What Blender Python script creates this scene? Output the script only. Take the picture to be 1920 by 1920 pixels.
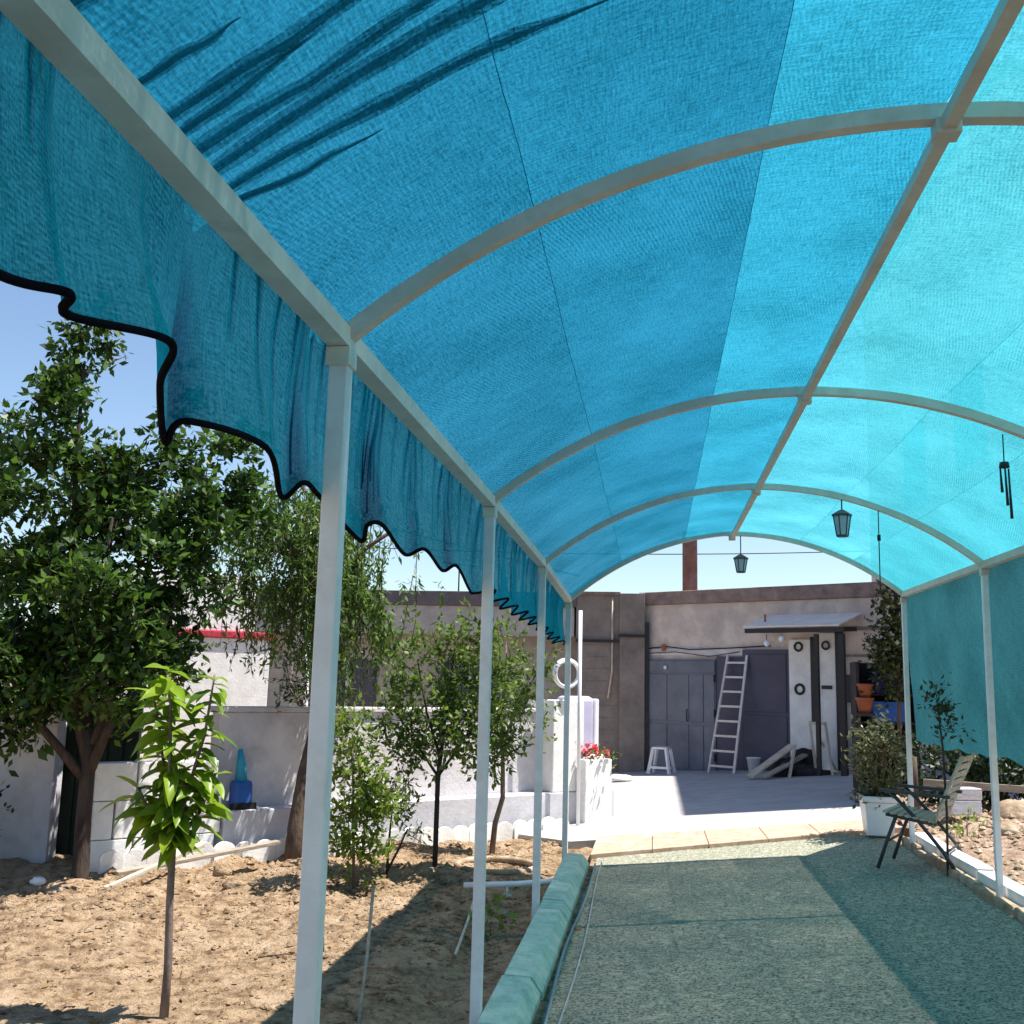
import bpy, bmesh, math, random
import numpy as np
from mathutils import Vector, Matrix, noise

for o in list(bpy.data.objects):
    bpy.data.objects.remove(o)
S = bpy.context.scene
COL = S.collection
R = math.radians
rnd = random.Random(7)

# ------------------------------------------------------------------ camera
cam = bpy.data.cameras.new('camera')
cam.sensor_width = 36.0
cam.lens = 1950 / 1920 * 36.0
cam.clip_start = 0.05
cam.clip_end = 3000
camo = bpy.data.objects.new('camera', cam)
COL.objects.link(camo)
yaw, pitch, roll = -0.1385, 0.162, 0.0248
f = Vector((math.sin(yaw), math.cos(yaw), 0)); r = Vector((math.cos(yaw), -math.sin(yaw), 0)); u = Vector((0, 0, 1))
f, u = (math.cos(pitch) * f + math.sin(pitch) * u, math.cos(pitch) * u - math.sin(pitch) * f)
r, u = (math.cos(roll) * r + math.sin(roll) * u, math.cos(roll) * u - math.sin(roll) * r)
m3 = Matrix((r, u, -f)).transposed()
camo.matrix_world = Matrix.Translation((0, 0, 1.451)) @ m3.to_4x4()
S.camera = camo

# ------------------------------------------------------------------ sky, sun, exposure
SUN = Vector((0.42, 0.06, 1.0)).normalized()
elev = math.asin(SUN.z); azim = math.atan2(SUN.x, SUN.y)
w = bpy.data.worlds.new('World'); S.world = w; w.use_nodes = True
nt = w.node_tree
sky = nt.nodes.new('ShaderNodeTexSky'); sky.sky_type = 'NISHITA'; sky.sun_disc = False
sky.sun_elevation = elev; sky.sun_rotation = azim
sky.air_density = 1.0; sky.dust_density = 0.3; sky.ozone_density = 2.0
bg = nt.nodes['Background']; bg.inputs['Strength'].default_value = 0.088
nt.links.new(sky.outputs[0], bg.inputs['Color'])
sl = bpy.data.lights.new('sun', 'SUN'); sl.energy = 4.9; sl.angle = R(0.5); sl.color = (1.0, 0.95, 0.88)
so = bpy.data.objects.new('sun', sl); COL.objects.link(so)
so.rotation_euler = SUN.to_track_quat('Z', 'Y').to_euler()
S.view_settings.view_transform = 'Standard'; S.view_settings.look = 'None'
S.view_settings.gamma = 1.0; S.view_settings.use_curve_mapping = False
S.view_settings.exposure = 1.05
S.render.engine = 'CYCLES'
S.cycles.max_bounces = 10; S.cycles.transparent_max_bounces = 24

# ------------------------------------------------------------------ helpers
class MB:
    """collects shapes, links them as one mesh object"""
    def __init__(s): s.v = []; s.f = []; s.sm = False
    def add(s, vs, fs):
        n = len(s.v); s.v += [tuple(q) for q in vs]; s.f += [tuple(n + i for i in q) for q in fs]; return s
    def box(s, a, b, M=None):
        x0, y0, z0 = a; x1, y1, z1 = b
        vs = [Vector(q) for q in ((x0,y0,z0),(x1,y0,z0),(x1,y1,z0),(x0,y1,z0),(x0,y0,z1),(x1,y0,z1),(x1,y1,z1),(x0,y1,z1))]
        if M: vs = [M @ q for q in vs]
        return s.add(vs, [(0,3,2,1),(4,5,6,7),(0,1,5,4),(1,2,6,5),(2,3,7,6),(3,0,4,7)])
    def bar(s, a, b, wx, wy, up=(0,0,1)):
        a = Vector(a); b = Vector(b); d = (b - a).normalized(); upv = Vector(up)
        if abs(d.dot(upv)) > .98: upv = Vector((0,1,0))
        e1 = d.cross(upv).normalized(); e2 = e1.cross(d).normalized()
        vs = []
        for p in (a, b):
            for i, j in ((-1,-1),(1,-1),(1,1),(-1,1)): vs.append(p + e1*i*wx/2 + e2*j*wy/2)
        return s.add(vs, [(0,1,2,3),(7,6,5,4),(0,4,5,1),(1,5,6,2),(2,6,7,3),(3,7,4,0)])
    def tube(s, pts, rad, n=8, caps=True):
        pts = [Vector(p) for p in pts]
        if not hasattr(rad, '__len__'): rad = [rad] * len(pts)
        rings = []; prev = None
        for i, p in enumerate(pts):
            d = (pts[min(i+1, len(pts)-1)] - pts[max(i-1, 0)])
            d = d.normalized() if d.length > 1e-9 else Vector((0,0,1))
            if prev is None:
                e1 = d.cross(Vector((0,0,1)) if abs(d.z) < .9 else Vector((0,1,0))).normalized()
            else:
                e1 = (prev - d * prev.dot(d)).normalized()
            prev = e1; e2 = d.cross(e1)
            rings.append([p + (e1*math.cos(2*math.pi*k/n) + e2*math.sin(2*math.pi*k/n)) * rad[i] for k in range(n)])
        vs = [q for rg in rings for q in rg]; fs = []
        for i in range(len(pts)-1):
            for k in range(n):
                k2 = (k+1) % n; fs.append((i*n+k, i*n+k2, (i+1)*n+k2, (i+1)*n+k))
        if caps: fs += [tuple(range(n-1,-1,-1)), tuple(range((len(pts)-1)*n, len(pts)*n))]
        s.sm = True
        return s.add(vs, fs)
    def lathe(s, prof, c=(0,0,0), n=24):
        vs = []; fs = []
        for (rr, z) in prof:
            for k in range(n): vs.append((c[0]+rr*math.cos(2*math.pi*k/n), c[1]+rr*math.sin(2*math.pi*k/n), c[2]+z))
        for i in range(len(prof)-1):
            for k in range(n): fs.append((i*n+k, i*n+(k+1)%n, (i+1)*n+(k+1)%n, (i+1)*n+k))
        s.sm = True
        return s.add(vs, fs)
    def torus(s, c, Rr, rr, ax='y', n=28, k=8):
        pts = []
        for i in range(n+1):
            a = 2*math.pi*i/n; ca, sa = Rr*math.cos(a), Rr*math.sin(a)
            pts.append(Vector(c) + (Vector((ca,0,sa)) if ax=='y' else Vector((ca,sa,0)) if ax=='z' else Vector((0,ca,sa))))
        return s.tube(pts, rr, k, False)
    def mesh(s, name, smooth=None):
        me = bpy.data.meshes.new(name); me.from_pydata(s.v, [], s.f); me.update()
        if (s.sm if smooth is None else smooth): me.polygons.foreach_set('use_smooth', [True]*len(me.polygons))
        return me
    def build(s, name, mat, parent=None, bevel=0, smooth=None, loc=None):
        me = s.mesh(name, smooth)
        bm = bmesh.new(); bm.from_mesh(me)
        bmesh.ops.recalc_face_normals(bm, faces=bm.faces)
        if bevel: bmesh.ops.bevel(bm, geom=bm.edges[:], offset=bevel, segments=2, affect='EDGES', profile=.5)
        bm.to_mesh(me); bm.free()
        o = bpy.data.objects.new(name, me); COL.objects.link(o)
        if mat: me.materials.append(mat)
        if parent: o.parent = parent
        if loc: o.location = loc
        return o

def link_mesh(name, me, mat, parent=None):
    if not me.materials: me.materials.append(mat)
    o = bpy.data.objects.new(name, me); COL.objects.link(o)
    if parent: o.parent = parent
    return o
def thing(name, label, cat, loc=(0,0,0), rz=0, group=None):
    o = bpy.data.objects.new(name, None); COL.objects.link(o); o.empty_display_size = .1
    o.location = loc; o.rotation_euler = (0,0,rz); o['label'] = label; o['category'] = cat
    if group: o['group'] = group
    return o
def tag(o, label, cat, group=None):
    o['label'] = label; o['category'] = cat
    if group: o['group'] = group
    return o
def struct(o): o['kind'] = 'structure'; return o
def stuff(o): o['kind'] = 'stuff'; return o
def gz(x): return -0.075 + 0.09 * x           # the yard rises gently to the right

# ------------------------------------------------------------------ materials
def mat(name, c, c2=None, rough=.7, scale=8, detail=6, bump=0, bscale=None, metal=0, spec=.3, c3=None, s3=2.0, stretch=None, lo=.35, hi=.65, dist=.02):
    m = bpy.data.materials.new(name); m.use_nodes = True
    n = m.node_tree.nodes; l = m.node_tree.links; b = n['Principled BSDF']
    b.inputs['Roughness'].default_value = rough; b.inputs['Metallic'].default_value = metal
    b.inputs['Specular IOR Level'].default_value = spec
    tc = n.new('ShaderNodeTexCoord'); src = tc.outputs['Object']
    if stretch:
        mp = n.new('ShaderNodeMapping'); mp.inputs['Scale'].default_value = stretch; l.new(src, mp.inputs[0]); src = mp.outputs[0]
    def ns(sc, d):
        t = n.new('ShaderNodeTexNoise'); t.inputs['Scale'].default_value = sc; t.inputs['Detail'].default_value = d
        t.inputs['Roughness'].default_value = .65; l.new(src, t.inputs['Vector']); return t
    if c2 is None: c2 = tuple(q*.82 for q in c)
    t = ns(scale, detail); rp = n.new('ShaderNodeValToRGB')
    rp.color_ramp.elements[0].position = lo; rp.color_ramp.elements[1].position = hi
    rp.color_ramp.elements[0].color = (*c2, 1); rp.color_ramp.elements[1].color = (*c, 1)
    l.new(t.outputs['Fac'], rp.inputs[0]); out = rp.outputs[0]
    if c3:
        t3 = ns(s3, 5); r3 = n.new('ShaderNodeValToRGB'); r3.color_ramp.elements[0].position = .5; r3.color_ramp.elements[1].position = .68
        mx = n.new('ShaderNodeMix'); mx.data_type = 'RGBA'; l.new(t3.outputs['Fac'], r3.inputs[0]); l.new(r3.outputs[0], mx.inputs[0])
        l.new(out, mx.inputs[6]); mx.inputs[7].default_value = (*c3, 1); out = mx.outputs[2]
    l.new(out, b.inputs['Base Color'])
    if bump:
        tb = ns(bscale or scale*3, 6); bp = n.new('ShaderNodeBump'); bp.inputs['Strength'].default_value = bump; bp.inputs['Distance'].default_value = dist
        l.new(tb.outputs['Fac'], bp.inputs['Height']); l.new(bp.outputs[0], b.inputs['Normal'])
    return m

def leafmat(name, cols, trans=.45, rough=.45):
    m = bpy.data.materials.new(name); m.use_nodes = True
    n = m.node_tree.nodes; l = m.node_tree.links; b = n['Principled BSDF']; out = n['Material Output']
    g = n.new('ShaderNodeNewGeometry'); oi = n.new('ShaderNodeObjectInfo'); ad = n.new('ShaderNodeMath'); ad.operation = 'ADD'
    fr = n.new('ShaderNodeMath'); fr.operation = 'FRACT'
    l.new(g.outputs['Random Per Island'], ad.inputs[0]); l.new(oi.outputs['Random'], ad.inputs[1]); l.new(ad.outputs[0], fr.inputs[0])
    rp = n.new('ShaderNodeValToRGB'); e = rp.color_ramp.elements
    e[0].color = (*cols[0], 1); e[1].color = (*cols[-1], 1)
    for i, c in enumerate(cols[1:-1]):
        q = e.new((i+1)/(len(cols)-1)); q.color = (*c, 1)
    l.new(fr.outputs[0], rp.inputs[0]); l.new(rp.outputs[0], b.inputs['Base Color'])
    b.inputs['Roughness'].default_value = rough; b.inputs['Specular IOR Level'].default_value = .35
    tr = n.new('ShaderNodeBsdfTranslucent'); l.new(rp.outputs[0], tr.inputs[0])
    mx = n.new('ShaderNodeMixShader'); mx.inputs[0].default_value = trans
    l.new(b.outputs[0], mx.inputs[1]); l.new(tr.outputs[0], mx.inputs[2]); l.new(mx.outputs[0], out.inputs[0])
    return m

def netmat(name, col, open_=.2, trans=.62, uvscale=(1,1)):
    """knitted polyethylene shade net: part open, part thin translucent tape"""
    m = bpy.data.materials.new(name); m.use_nodes = True
    n = m.node_tree.nodes; l = m.node_tree.links; out = n['Material Output']; n.remove(n['Principled BSDF'])
    uv = n.new('ShaderNodeUVMap')
    def noise_(sx, sy, sc, d):
        mp = n.new('ShaderNodeMapping'); mp.inputs['Scale'].default_value = (sx, sy, 1); l.new(uv.outputs[0], mp.inputs[0])
        t = n.new('ShaderNodeTexNoise'); t.inputs['Scale'].default_value = sc; t.inputs['Detail'].default_value = d; l.new(mp.outputs[0], t.inputs[0]); return t.outputs['Fac']
    a = noise_(1, 9, 14, 3); b2 = noise_(12, 1, 16, 3); c = noise_(1, 1, 1.6, 4); dfine = noise_(1, 1, 130, 2)
    def madd(x, y, op='ADD'):
        q = n.new('ShaderNodeMath'); q.operation = op
        for i, s_ in enumerate((x, y)):
            if isinstance(s_, (int, float)): q.inputs[i].default_value = s_
            else: l.new(s_, q.inputs[i])
        return q.outputs[0]
    su = madd(madd(madd(a, b2), madd(c, 1.2, 'MULTIPLY')), madd(dfine, 1.2, 'MULTIPLY'))     # about 2.2 on average
    mpw = n.new('ShaderNodeMapping'); mpw.inputs['Scale'].default_value = (1, 1, 1); mpw.inputs['Rotation'].default_value = (0, 0, .25); l.new(uv.outputs[0], mpw.inputs[0])
    wv = n.new('ShaderNodeTexWave'); wv.inputs['Scale'].default_value = 26; wv.inputs['Distortion'].default_value = 9; wv.inputs['Detail'].default_value = 1; wv.inputs['Detail Scale'].default_value = .10
    l.new(mpw.outputs[0], wv.inputs[0])
    rip = madd(madd(wv.outputs['Fac'], .5, 'SUBTRACT'), madd(madd(noise_(1, 1, 1.1, 2), .42, 'SUBTRACT'), 1.6, 'MULTIPLY'), 'MULTIPLY')
    var = madd(madd(madd(su, 2.2, 'SUBTRACT'), .5, 'ADD'), rip)
    rp = n.new('ShaderNodeValToRGB'); rp.color_ramp.elements[0].position = .12; rp.color_ramp.elements[1].position = .88
    rp.color_ramp.elements[0].color = (*[q*.62 for q in col], 1); rp.color_ramp.elements[1].color = (*[min(1, q*1.32) for q in col], 1)
    l.new(var, rp.inputs[0])
    df = n.new('ShaderNodeBsdfDiffuse'); tr = n.new('ShaderNodeBsdfTranslucent'); tp = n.new('ShaderNodeBsdfTransparent')
    l.new(rp.outputs[0], df.inputs[0]); l.new(rp.outputs[0], tr.inputs[0])
    bp = n.new('ShaderNodeBump'); bp.inputs['Strength'].default_value = .35; bp.inputs['Distance'].default_value = .006
    l.new(su, bp.inputs['Height']); l.new(bp.outputs[0], df.inputs['Normal']); l.new(bp.outputs[0], tr.inputs['Normal'])
    m1 = n.new('ShaderNodeMixShader'); m1.inputs[0].default_value = trans; l.new(df.outputs[0], m1.inputs[1]); l.new(tr.outputs[0], m1.inputs[2])
    m2 = n.new('ShaderNodeMixShader'); l.new(madd(var, open_*2, 'MULTIPLY'), m2.inputs[0])
    l.new(m1.outputs[0], m2.inputs[1]); l.new(tp.outputs[0], m2.inputs[2]); l.new(m2.outputs[0], out.inputs[0])
    return m

M = {}
M['steel'] = mat('painted_steel', (.62,.57,.49), (.50,.45,.38), .5, 14, bump=.1, spec=.4, c3=(.48,.42,.34), s3=7)
M['post'] = mat('post_paint', (.82,.80,.80), (.72,.70,.70), .5, 10, bump=.1, spec=.4, c3=(.70,.67,.65), s3=9)
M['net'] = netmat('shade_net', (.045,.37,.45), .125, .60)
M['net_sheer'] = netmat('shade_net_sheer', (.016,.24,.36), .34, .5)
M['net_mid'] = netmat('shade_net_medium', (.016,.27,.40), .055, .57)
M['net_dark'] = netmat('shade_net_dark', (.008,.19,.315), .045, .52)  # darker, bluer and less open, used on the left strips
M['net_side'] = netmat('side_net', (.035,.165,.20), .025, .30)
M['net_val'] = netmat('valance_net', (.010,.30,.43), .035, .68)
M['tape'] = mat('black_tape', (.010,.010,.015), (.005,.005,.008), .95, spec=.02)
M['eave'] = mat('lit_eave_steel', (.74,.72,.63), (.62,.60,.52), .5, 9, bump=.1, spec=.4, c3=(.60,.56,.48), s3=6)  # lighter than the frame steel: light through the net put into the colour
M['soil'] = mat('dry_soil', (.50,.355,.225), (.22,.142,.084), .97, 9, 12, bump=1, bscale=34, spec=.05, c3=(.57,.42,.285), s3=3.2, lo=.38, hi=.58, dist=.06)
M['dirt_far'] = mat('ground_dirt', (.30,.22,.14), (.2,.14,.09), .95, .6, 8)
M['carpet'] = mat('turf', (.62,.60,.46), (.13,.14,.105), .98, 70, 12, bump=1, bscale=150, spec=.03, c3=(.66,.63,.49), s3=22, lo=.40, hi=.60)
M['carpet2'] = mat('turf_dark', (.20,.285,.235), (.06,.11,.09), .95, 42, 9, bump=.9, bscale=110, spec=.08, c3=(.235,.31,.255), s3=7, lo=.34, hi=.66)
M['patio'] = mat('patio_concrete', (.46,.435,.42), (.36,.34,.33), .85, 3, 10, bump=.3, bscale=30)
M['slab'] = mat('tan_stone', (.55,.38,.28), (.42,.27,.19), .85, 11, 8, bump=.4, bscale=40, c3=(.62,.46,.36), s3=5)
M['kerb'] = mat('green_paint_kerb', (.56,.72,.58), (.32,.50,.40), .8, 9, 10, bump=.7, bscale=45, spec=.1, c3=(.66,.70,.60), s3=6)
M['white'] = mat('whitewash', (.85,.84,.82), (.70,.69,.67), .85, 5, 8, bump=.25, bscale=25)
M['whiteplastic'] = mat('white_plastic', (.82,.82,.84), (.74,.74,.77), .35, 4, spec=.5)
M['plaster'] = mat('grey_plaster', (.62,.59,.60), (.47,.445,.45), .9, 3.5, 10, bump=.4, bscale=22, c3=(.68,.65,.65), s3=1.3)
M['plinth'] = mat('pale_plinth', (.60,.59,.62), (.48,.47,.51), .9, 5, 8, bump=.25, bscale=25)
M['pink'] = mat('pinkish_render', (.62,.52,.46), (.44,.365,.33), .9, 2.4, 11, bump=.4, bscale=20, c3=(.68,.57,.49), s3=1.2)
M['band'] = mat('roof_band', (.30,.215,.19), (.16,.115,.105), .9, 5, 8, bump=.3, bscale=20)
M['brown'] = mat('brown_blockwork', (.28,.235,.205), (.18,.148,.132), .95, 3, 9, bump=.4, bscale=18)
M['greywall'] = mat('grey_blockwork', (.44,.415,.40), (.31,.29,.28), .95, 2.5, 11, bump=.3, bscale=18)
M['fascia'] = mat('dark_fascia', (.14,.12,.13), (.09,.08,.09), .9, 5)
M['door'] = mat('steel_door', (.17,.18,.22), (.115,.12,.155), .5, 2.5, 8, spec=.4, bump=.08, bscale=12)
M['door2'] = mat('dark_steel_door', (.075,.07,.115), (.055,.052,.085), .5, 2.5, 8, spec=.4, bump=.08, bscale=12)
M['dark'] = mat('dark_void', (.02,.018,.02), (.012,.011,.013), .9)
M['black'] = mat('black_paint', (.018,.017,.02), (.01,.01,.012), .45, spec=.4)
M['alu'] = mat('aluminium', (.62,.58,.58), (.5,.47,.47), .45, 12, spec=.5, metal=.3)
M['awning'] = mat('pale_sheet', (.86,.76,.68), (.72,.62,.54), .7, 4, 7)
M['lilac'] = mat('lilac_panel', (.50,.47,.60), (.42,.40,.52), .55, 4, 6)
M['redf'] = leafmat('red_petals', [(.55,.03,.05),(.65,.08,.1),(.45,.02,.03)])
M['red'] = mat('red_paint', (.55,.05,.08), (.42,.03,.06), .5)
M['wood'] = mat('grey_wood', (.42,.36,.29), (.26,.21,.16), .8, 6, 8, bump=.3, stretch=(1,1,6))
M['palewood'] = mat('pale_wood', (.62,.53,.42), (.46,.38,.29), .8, 6, 8, bump=.3)
M['bark'] = mat('bark', (.16,.115,.085), (.06,.042,.032), .95, 12, 8, bump=1, bscale=24, stretch=(1,1,.25), dist=.03)
M['bark_dark'] = mat('dark_bark', (.085,.062,.05), (.03,.022,.018), .95, 12, 8, bump=1, bscale=24, stretch=(1,1,.25), dist=.03)
M['bark2'] = mat('young_bark', (.25,.19,.16), (.11,.08,.07), .85, 20, 6, bump=.5, bscale=50, stretch=(1,1,.3))
M['stake'] = mat('dark_stake', (.06,.05,.05), (.03,.026,.026), .9, 10)
M['blue'] = mat('blue_plastic', (.03,.12,.42), (.02,.08,.3), .45, 5)
M['darkblue'] = mat('dark_blue_plastic', (.03,.05,.18), (.02,.03,.12), .5, 5)
M['teal'] = mat('teal_plastic', (.03,.38,.55), (.02,.26,.42), .45, 5)
M['terra'] = mat('terracotta', (.36,.12,.06), (.26,.08,.04), .8, 8)
M['stone'] = mat('tan_rubble', (.42,.31,.21), (.24,.17,.11), .95, 7, 9, bump=.6, bscale=30, c3=(.54,.42,.32), s3=4)
M['gravel'] = mat('rubble_soil', (.48,.34,.25), (.22,.14,.09), .95, 9, 9, bump=1, bscale=35, c3=(.58,.45,.36), s3=5, dist=.04)
M['brick'] = mat('chimney_brick', (.30,.15,.11), (.17,.09,.075), .9, 6, 8, bump=.4, bscale=25, c3=(.3,.24,.24), s3=2)
M['hose'] = mat('pale_hose', (.42,.45,.44), (.32,.34,.33), .6, 20)
M['glass'] = mat('lamp_glass', (.40,.46,.50), (.3,.36,.4), .15, spec=.6)
M['opening_shade'] = mat('dark_green_sheet', (.012,.03,.022), (.008,.018,.014), .7)  # near-black green, the darkness of the opening put into the colour
M['chairmetal'] = mat('chair_iron', (.05,.055,.055), (.03,.034,.035), .5, spec=.4)
M['chairslat'] = mat('weathered_slat', (.48,.46,.37), (.3,.28,.22), .8, 9, 7, bump=.3)
M['sack'] = mat('dark_sack', (.06,.05,.05), (.025,.02,.022), .95, 7, 8, bump=.6, bscale=20)
M['L_big'] = leafmat('leaf_big', [(.012,.03,.008),(.035,.085,.013),(.10,.19,.022),(.02,.05,.012)], .38)
M['L_willow'] = leafmat('leaf_willow', [(.03,.07,.015),(.08,.16,.026),(.16,.25,.04),(.05,.10,.02)], .45)
M['L_sap'] = leafmat('leaf_sapling', [(.17,.28,.018),(.26,.40,.022),(.09,.18,.02),(.32,.45,.03)], .5, .35)
M['L_small'] = leafmat('leaf_small', [(.05,.10,.02),(.12,.20,.03),(.20,.28,.045),(.06,.11,.025)], .45)
M['L_yel'] = leafmat('leaf_yellow', [(.14,.22,.03),(.22,.30,.045),(.09,.16,.03)], .5)
M['L_dark'] = leafmat('leaf_dark', [(.012,.026,.012),(.025,.05,.016),(.04,.07,.02)], .3)
M['L_pot'] = leafmat('leaf_pot', [(.05,.07,.03),(.12,.13,.06),(.2,.2,.09),(.03,.045,.02)], .35)
M['L_vine'] = leafmat('leaf_vine', [(.015,.022,.008),(.05,.065,.018),(.17,.18,.05)], .35)

# ------------------------------------------------------------------ ground
b = MB().add([(-900,-900,-.42),(900,-900,-.42),(900,900,-.42),(-900,900,-.42)], [(0,1,2,3)])
struct(b.build('ground', M['dirt_far']))

def grid(name, x0, x1, y0, y1, nx, ny, zf, m, parent=None):
    vs = [(x0+(x1-x0)*i/nx, y0+(y1-y0)*j/ny, 0) for j in range(ny+1) for i in range(nx+1)]
    vs = [(x, y, zf(x, y)) for x, y, _ in vs]
    fs = [(j*(nx+1)+i, j*(nx+1)+i+1, (j+1)*(nx+1)+i+1, (j+1)*(nx+1)+i) for j in range(ny) for i in range(nx)]
    q = MB().add(vs, fs); q.sm = True
    return q.build(name, m, parent)
def soilz(x, y):
    p = Vector((x, y, 0))
    z = -.235 + .045*noise.noise(p*.9) + .022*noise.noise(p*3.1) + .022*noise.noise(p*7) + .016*noise.noise(p*17)
    # dug furrow between shaded strip and dry strip, clods towards the edging
    z += .10*noise.noise(p*2.4+Vector((5,2,0)))*min(1, max(0, (y-7.0)/1.5)) + .05*abs(noise.noise(p*5.2))*min(1, max(0, (y-7.0)/1.5))
    rr = math.hypot(x+1.42, y-9.75); z += (-.21-z)*math.exp(-(rr/.5)**4); z -= .16*max(0, 1-(rr/.34)**3)      # hole inside the ring
    z -= .05*math.exp(-((x+1.15)/.16)**2)*(1 if y < 9 else 0)             # watering furrow beside the kerb
    return z
struct(grid('garden_soil', -9.5, -.548, .5, 14.5, 230, 320, soilz, M['soil']))

# small clods strewn over the soil
cl = MB(); rc = random.Random(3)
for i in range(12000):
    x = -rc.uniform(.9, 6.5); y = rc.uniform(3.5, 11)
    if y > 8.9 + (x+4.6)*.98: continue
    sz = rc.uniform(.005, .018) * (2.2 if rc.random() < .05 else 1); z = soilz(x, y)
    vs = []
    for (a, b_, c) in ((1,0,0),(-1,0,0),(0,1,0),(0,-1,0),(0,0,1),(0,0,-1)):
        vs.append((x+a*sz*rc.uniform(.7,1.5), y+b_*sz*rc.uniform(.7,1.5), z+c*sz*rc.uniform(.5,.9)))
    cl.add(vs, [(0,2,4),(2,1,4),(1,3,4),(3,0,4),(2,0,5),(1,2,5),(3,1,5),(0,3,5)])
for i in range(900):
    x = -rc.uniform(1.0, 6.0); y = rc.uniform(6.6, 11.6)
    if y > 8.75 + (x+4.6)*.98 or math.hypot(x+1.42, y-9.75) < .45: continue
    sz = rc.uniform(.018, .05); z = soilz(x, y)
    vs = [(x+a*sz*rc.uniform(.6,1.5), y+b_*sz*rc.uniform(.6,1.5), z+c*sz*rc.uniform(.4,.9)) for (a,b_,c) in ((1,0,0),(-1,0,0),(0,1,0),(0,-1,0),(0,0,1),(0,0,-1))]
    cl.add(vs, [(0,2,4),(2,1,4),(1,3,4),(3,0,4),(2,0,5),(1,2,5),(3,1,5),(0,3,5)])
o = stuff(cl.build('soil_clods', M['soil'])); tag(o, 'loose crumbs of dry brown soil scattered over the garden bed', 'soil')

# ------------------------------------------------------------------ turf carpet, border slabs, patio
def turf(name, x0, x1, y0, far0, far1, lift, m, label):
    n_x, n_y = 40, 150; vs = []; fs = []
    for j in range(n_y+1):
        for i in range(n_x+1):
            t = i/n_x; x = x0+(x1-x0)*t; y1 = far0+(far1-far0)*t; y = y0+(y1-y0)*j/n_y
            wob = .02*noise.noise(Vector((x0*3, y*1.3, 0))) if i == 0 else (.02*noise.noise(Vector((x1*7, y*1.3, 3))) if i == n_x else 0)
            p = Vector((x, y, 0))
            vs.append((x+wob, y, gz(x)+lift+.006*noise.noise(p*1.7)+.004*noise.noise(p*6)))
    for j in range(n_y):
        for i in range(n_x): k = j*(n_x+1)+i; fs.append((k, k+1, k+n_x+2, k+n_x+1))
    q = MB().add(vs, fs); q.sm = True
    o = q.build(name, m); return tag(o, label, 'carpet')
turf('turf_carpet', -.52, 2.14, -1.5, 9.90, 10.62, .012, M['carpet'], 'grey green turf carpet laid along the whole walkway under the canopy')

def sheet(name, quad, m, off=0):
    k = len(quad); vs = [(x, y, gz(x)+off) for x, y in quad]+[(x, y, gz(x)+off-.35) for x, y in quad]
    return MB().add(vs, [tuple(range(k)), tuple(range(2*k-1, k-1, -1))]+[(i, i+k, (i+1)%k+k, (i+1)%k) for i in range(k)]).build(name, m)
struct(sheet('walkway', [(-.56,-3),(2.3,-3),(2.3,11.8),(-.56,11.2)], M['dirt_far'], -.004))
struct(sheet('patio', [(-.85,11.0),(9,11.7),(9,24),(-1.6,24),(-1.6,11.9)], M['patio'], .012))
sb = thing('stone_border', 'row of tan pink stone slabs between green turf and white patio', 'paving', (0,0,0))
xs = [-.58,-.02,.5,1.05,1.55,2.2,2.75]
for i in range(6):
    xa, xb = xs[i]+.0025, xs[i+1]-.0025
    ya, yb = 9.86+.27*(xa+.58)-.02*rnd.random(), 9.86+.27*(xb+.58)-.02*rnd.random()
    ta, tb = 11.06+.1*(xa+.58), 11.06+.1*(xb+.58)
    vs = [(xa,ya,gz(xa)-.05),(xb,yb,gz(xb)-.05),(xb,tb,gz(xb)-.05),(xa,ta,gz(xa)-.05),(xa,ya,gz(xa)+.05),(xb,yb,gz(xb)+.05),(xb,tb,gz(xb)+.04),(xa,ta,gz(xa)+.04)]
    MB().add(vs, [(0,3,2,1),(4,5,6,7),(0,1,5,4),(1,2,6,5),(2,3,7,6),(3,0,4,7)]).build('slab', M['slab'], sb, bevel=.006)

# ------------------------------------------------------------------ green kerb and pipes beside it
kb = thing('kerb', 'pale green painted concrete kerb running beside the left posts', 'kerb', (-.655,0,0))
y = -1.2; k = 0
while y < 9.35:
    L_ = [.96,.9,1.02,.93][k % 4]; y2 = min(y+L_, 9.4)
    dz = rnd.uniform(-.008,.008); dx = rnd.uniform(-.006,.006)
    # sloped inner shoulder: flat top, chamfered right side
    pr = [(-.098+dx,-.35),(.10+dx,-.35),(.10+dx,-.075+dz),(.045+dx,.0+dz),(-.098+dx,.004+dz)]
    vs = [(px_, y+.006, pz) for px_, pz in pr] + [(px_, y2-.006, pz) for px_, pz in pr]
    MB().add(vs, [(4,3,2,1,0),(5,6,7,8,9)] + [(i,(i+1)%5,5+(i+1)%5,5+i) for i in range(5)]).build('kerb_stone', M['kerb'], kb, bevel=.005)
    y = y2; k += 1
tag(MB().tube([(-.50+.012*math.sin(t*1.7), t, -.075+.01*math.sin(t*2.3)) for t in np.linspace(-1, 9.3, 40)], .008, 6).build('irrigation_hose', M['hose']), 'thin pale hose lying in the gap right beside the green kerb', 'hose')
tag(MB().tube([(-.435+.02*math.sin(t*1.1+1), t, gz(-.43)+.03) for t in np.linspace(-1, 9.5, 40)], .006, 6).build('irrigation_hose', M['hose']), 'thin pale cable lying along the left edge of the turf', 'cable')
stuff(tag(grid('gutter_soil', -.56, -.40, -1, 9.9, 6, 220, lambda x, y: -.115+.02*noise.noise(Vector((x*9,y*6,0))), M['soil']), 'dark soil in the gap between green kerb and turf', 'soil'))

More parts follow.
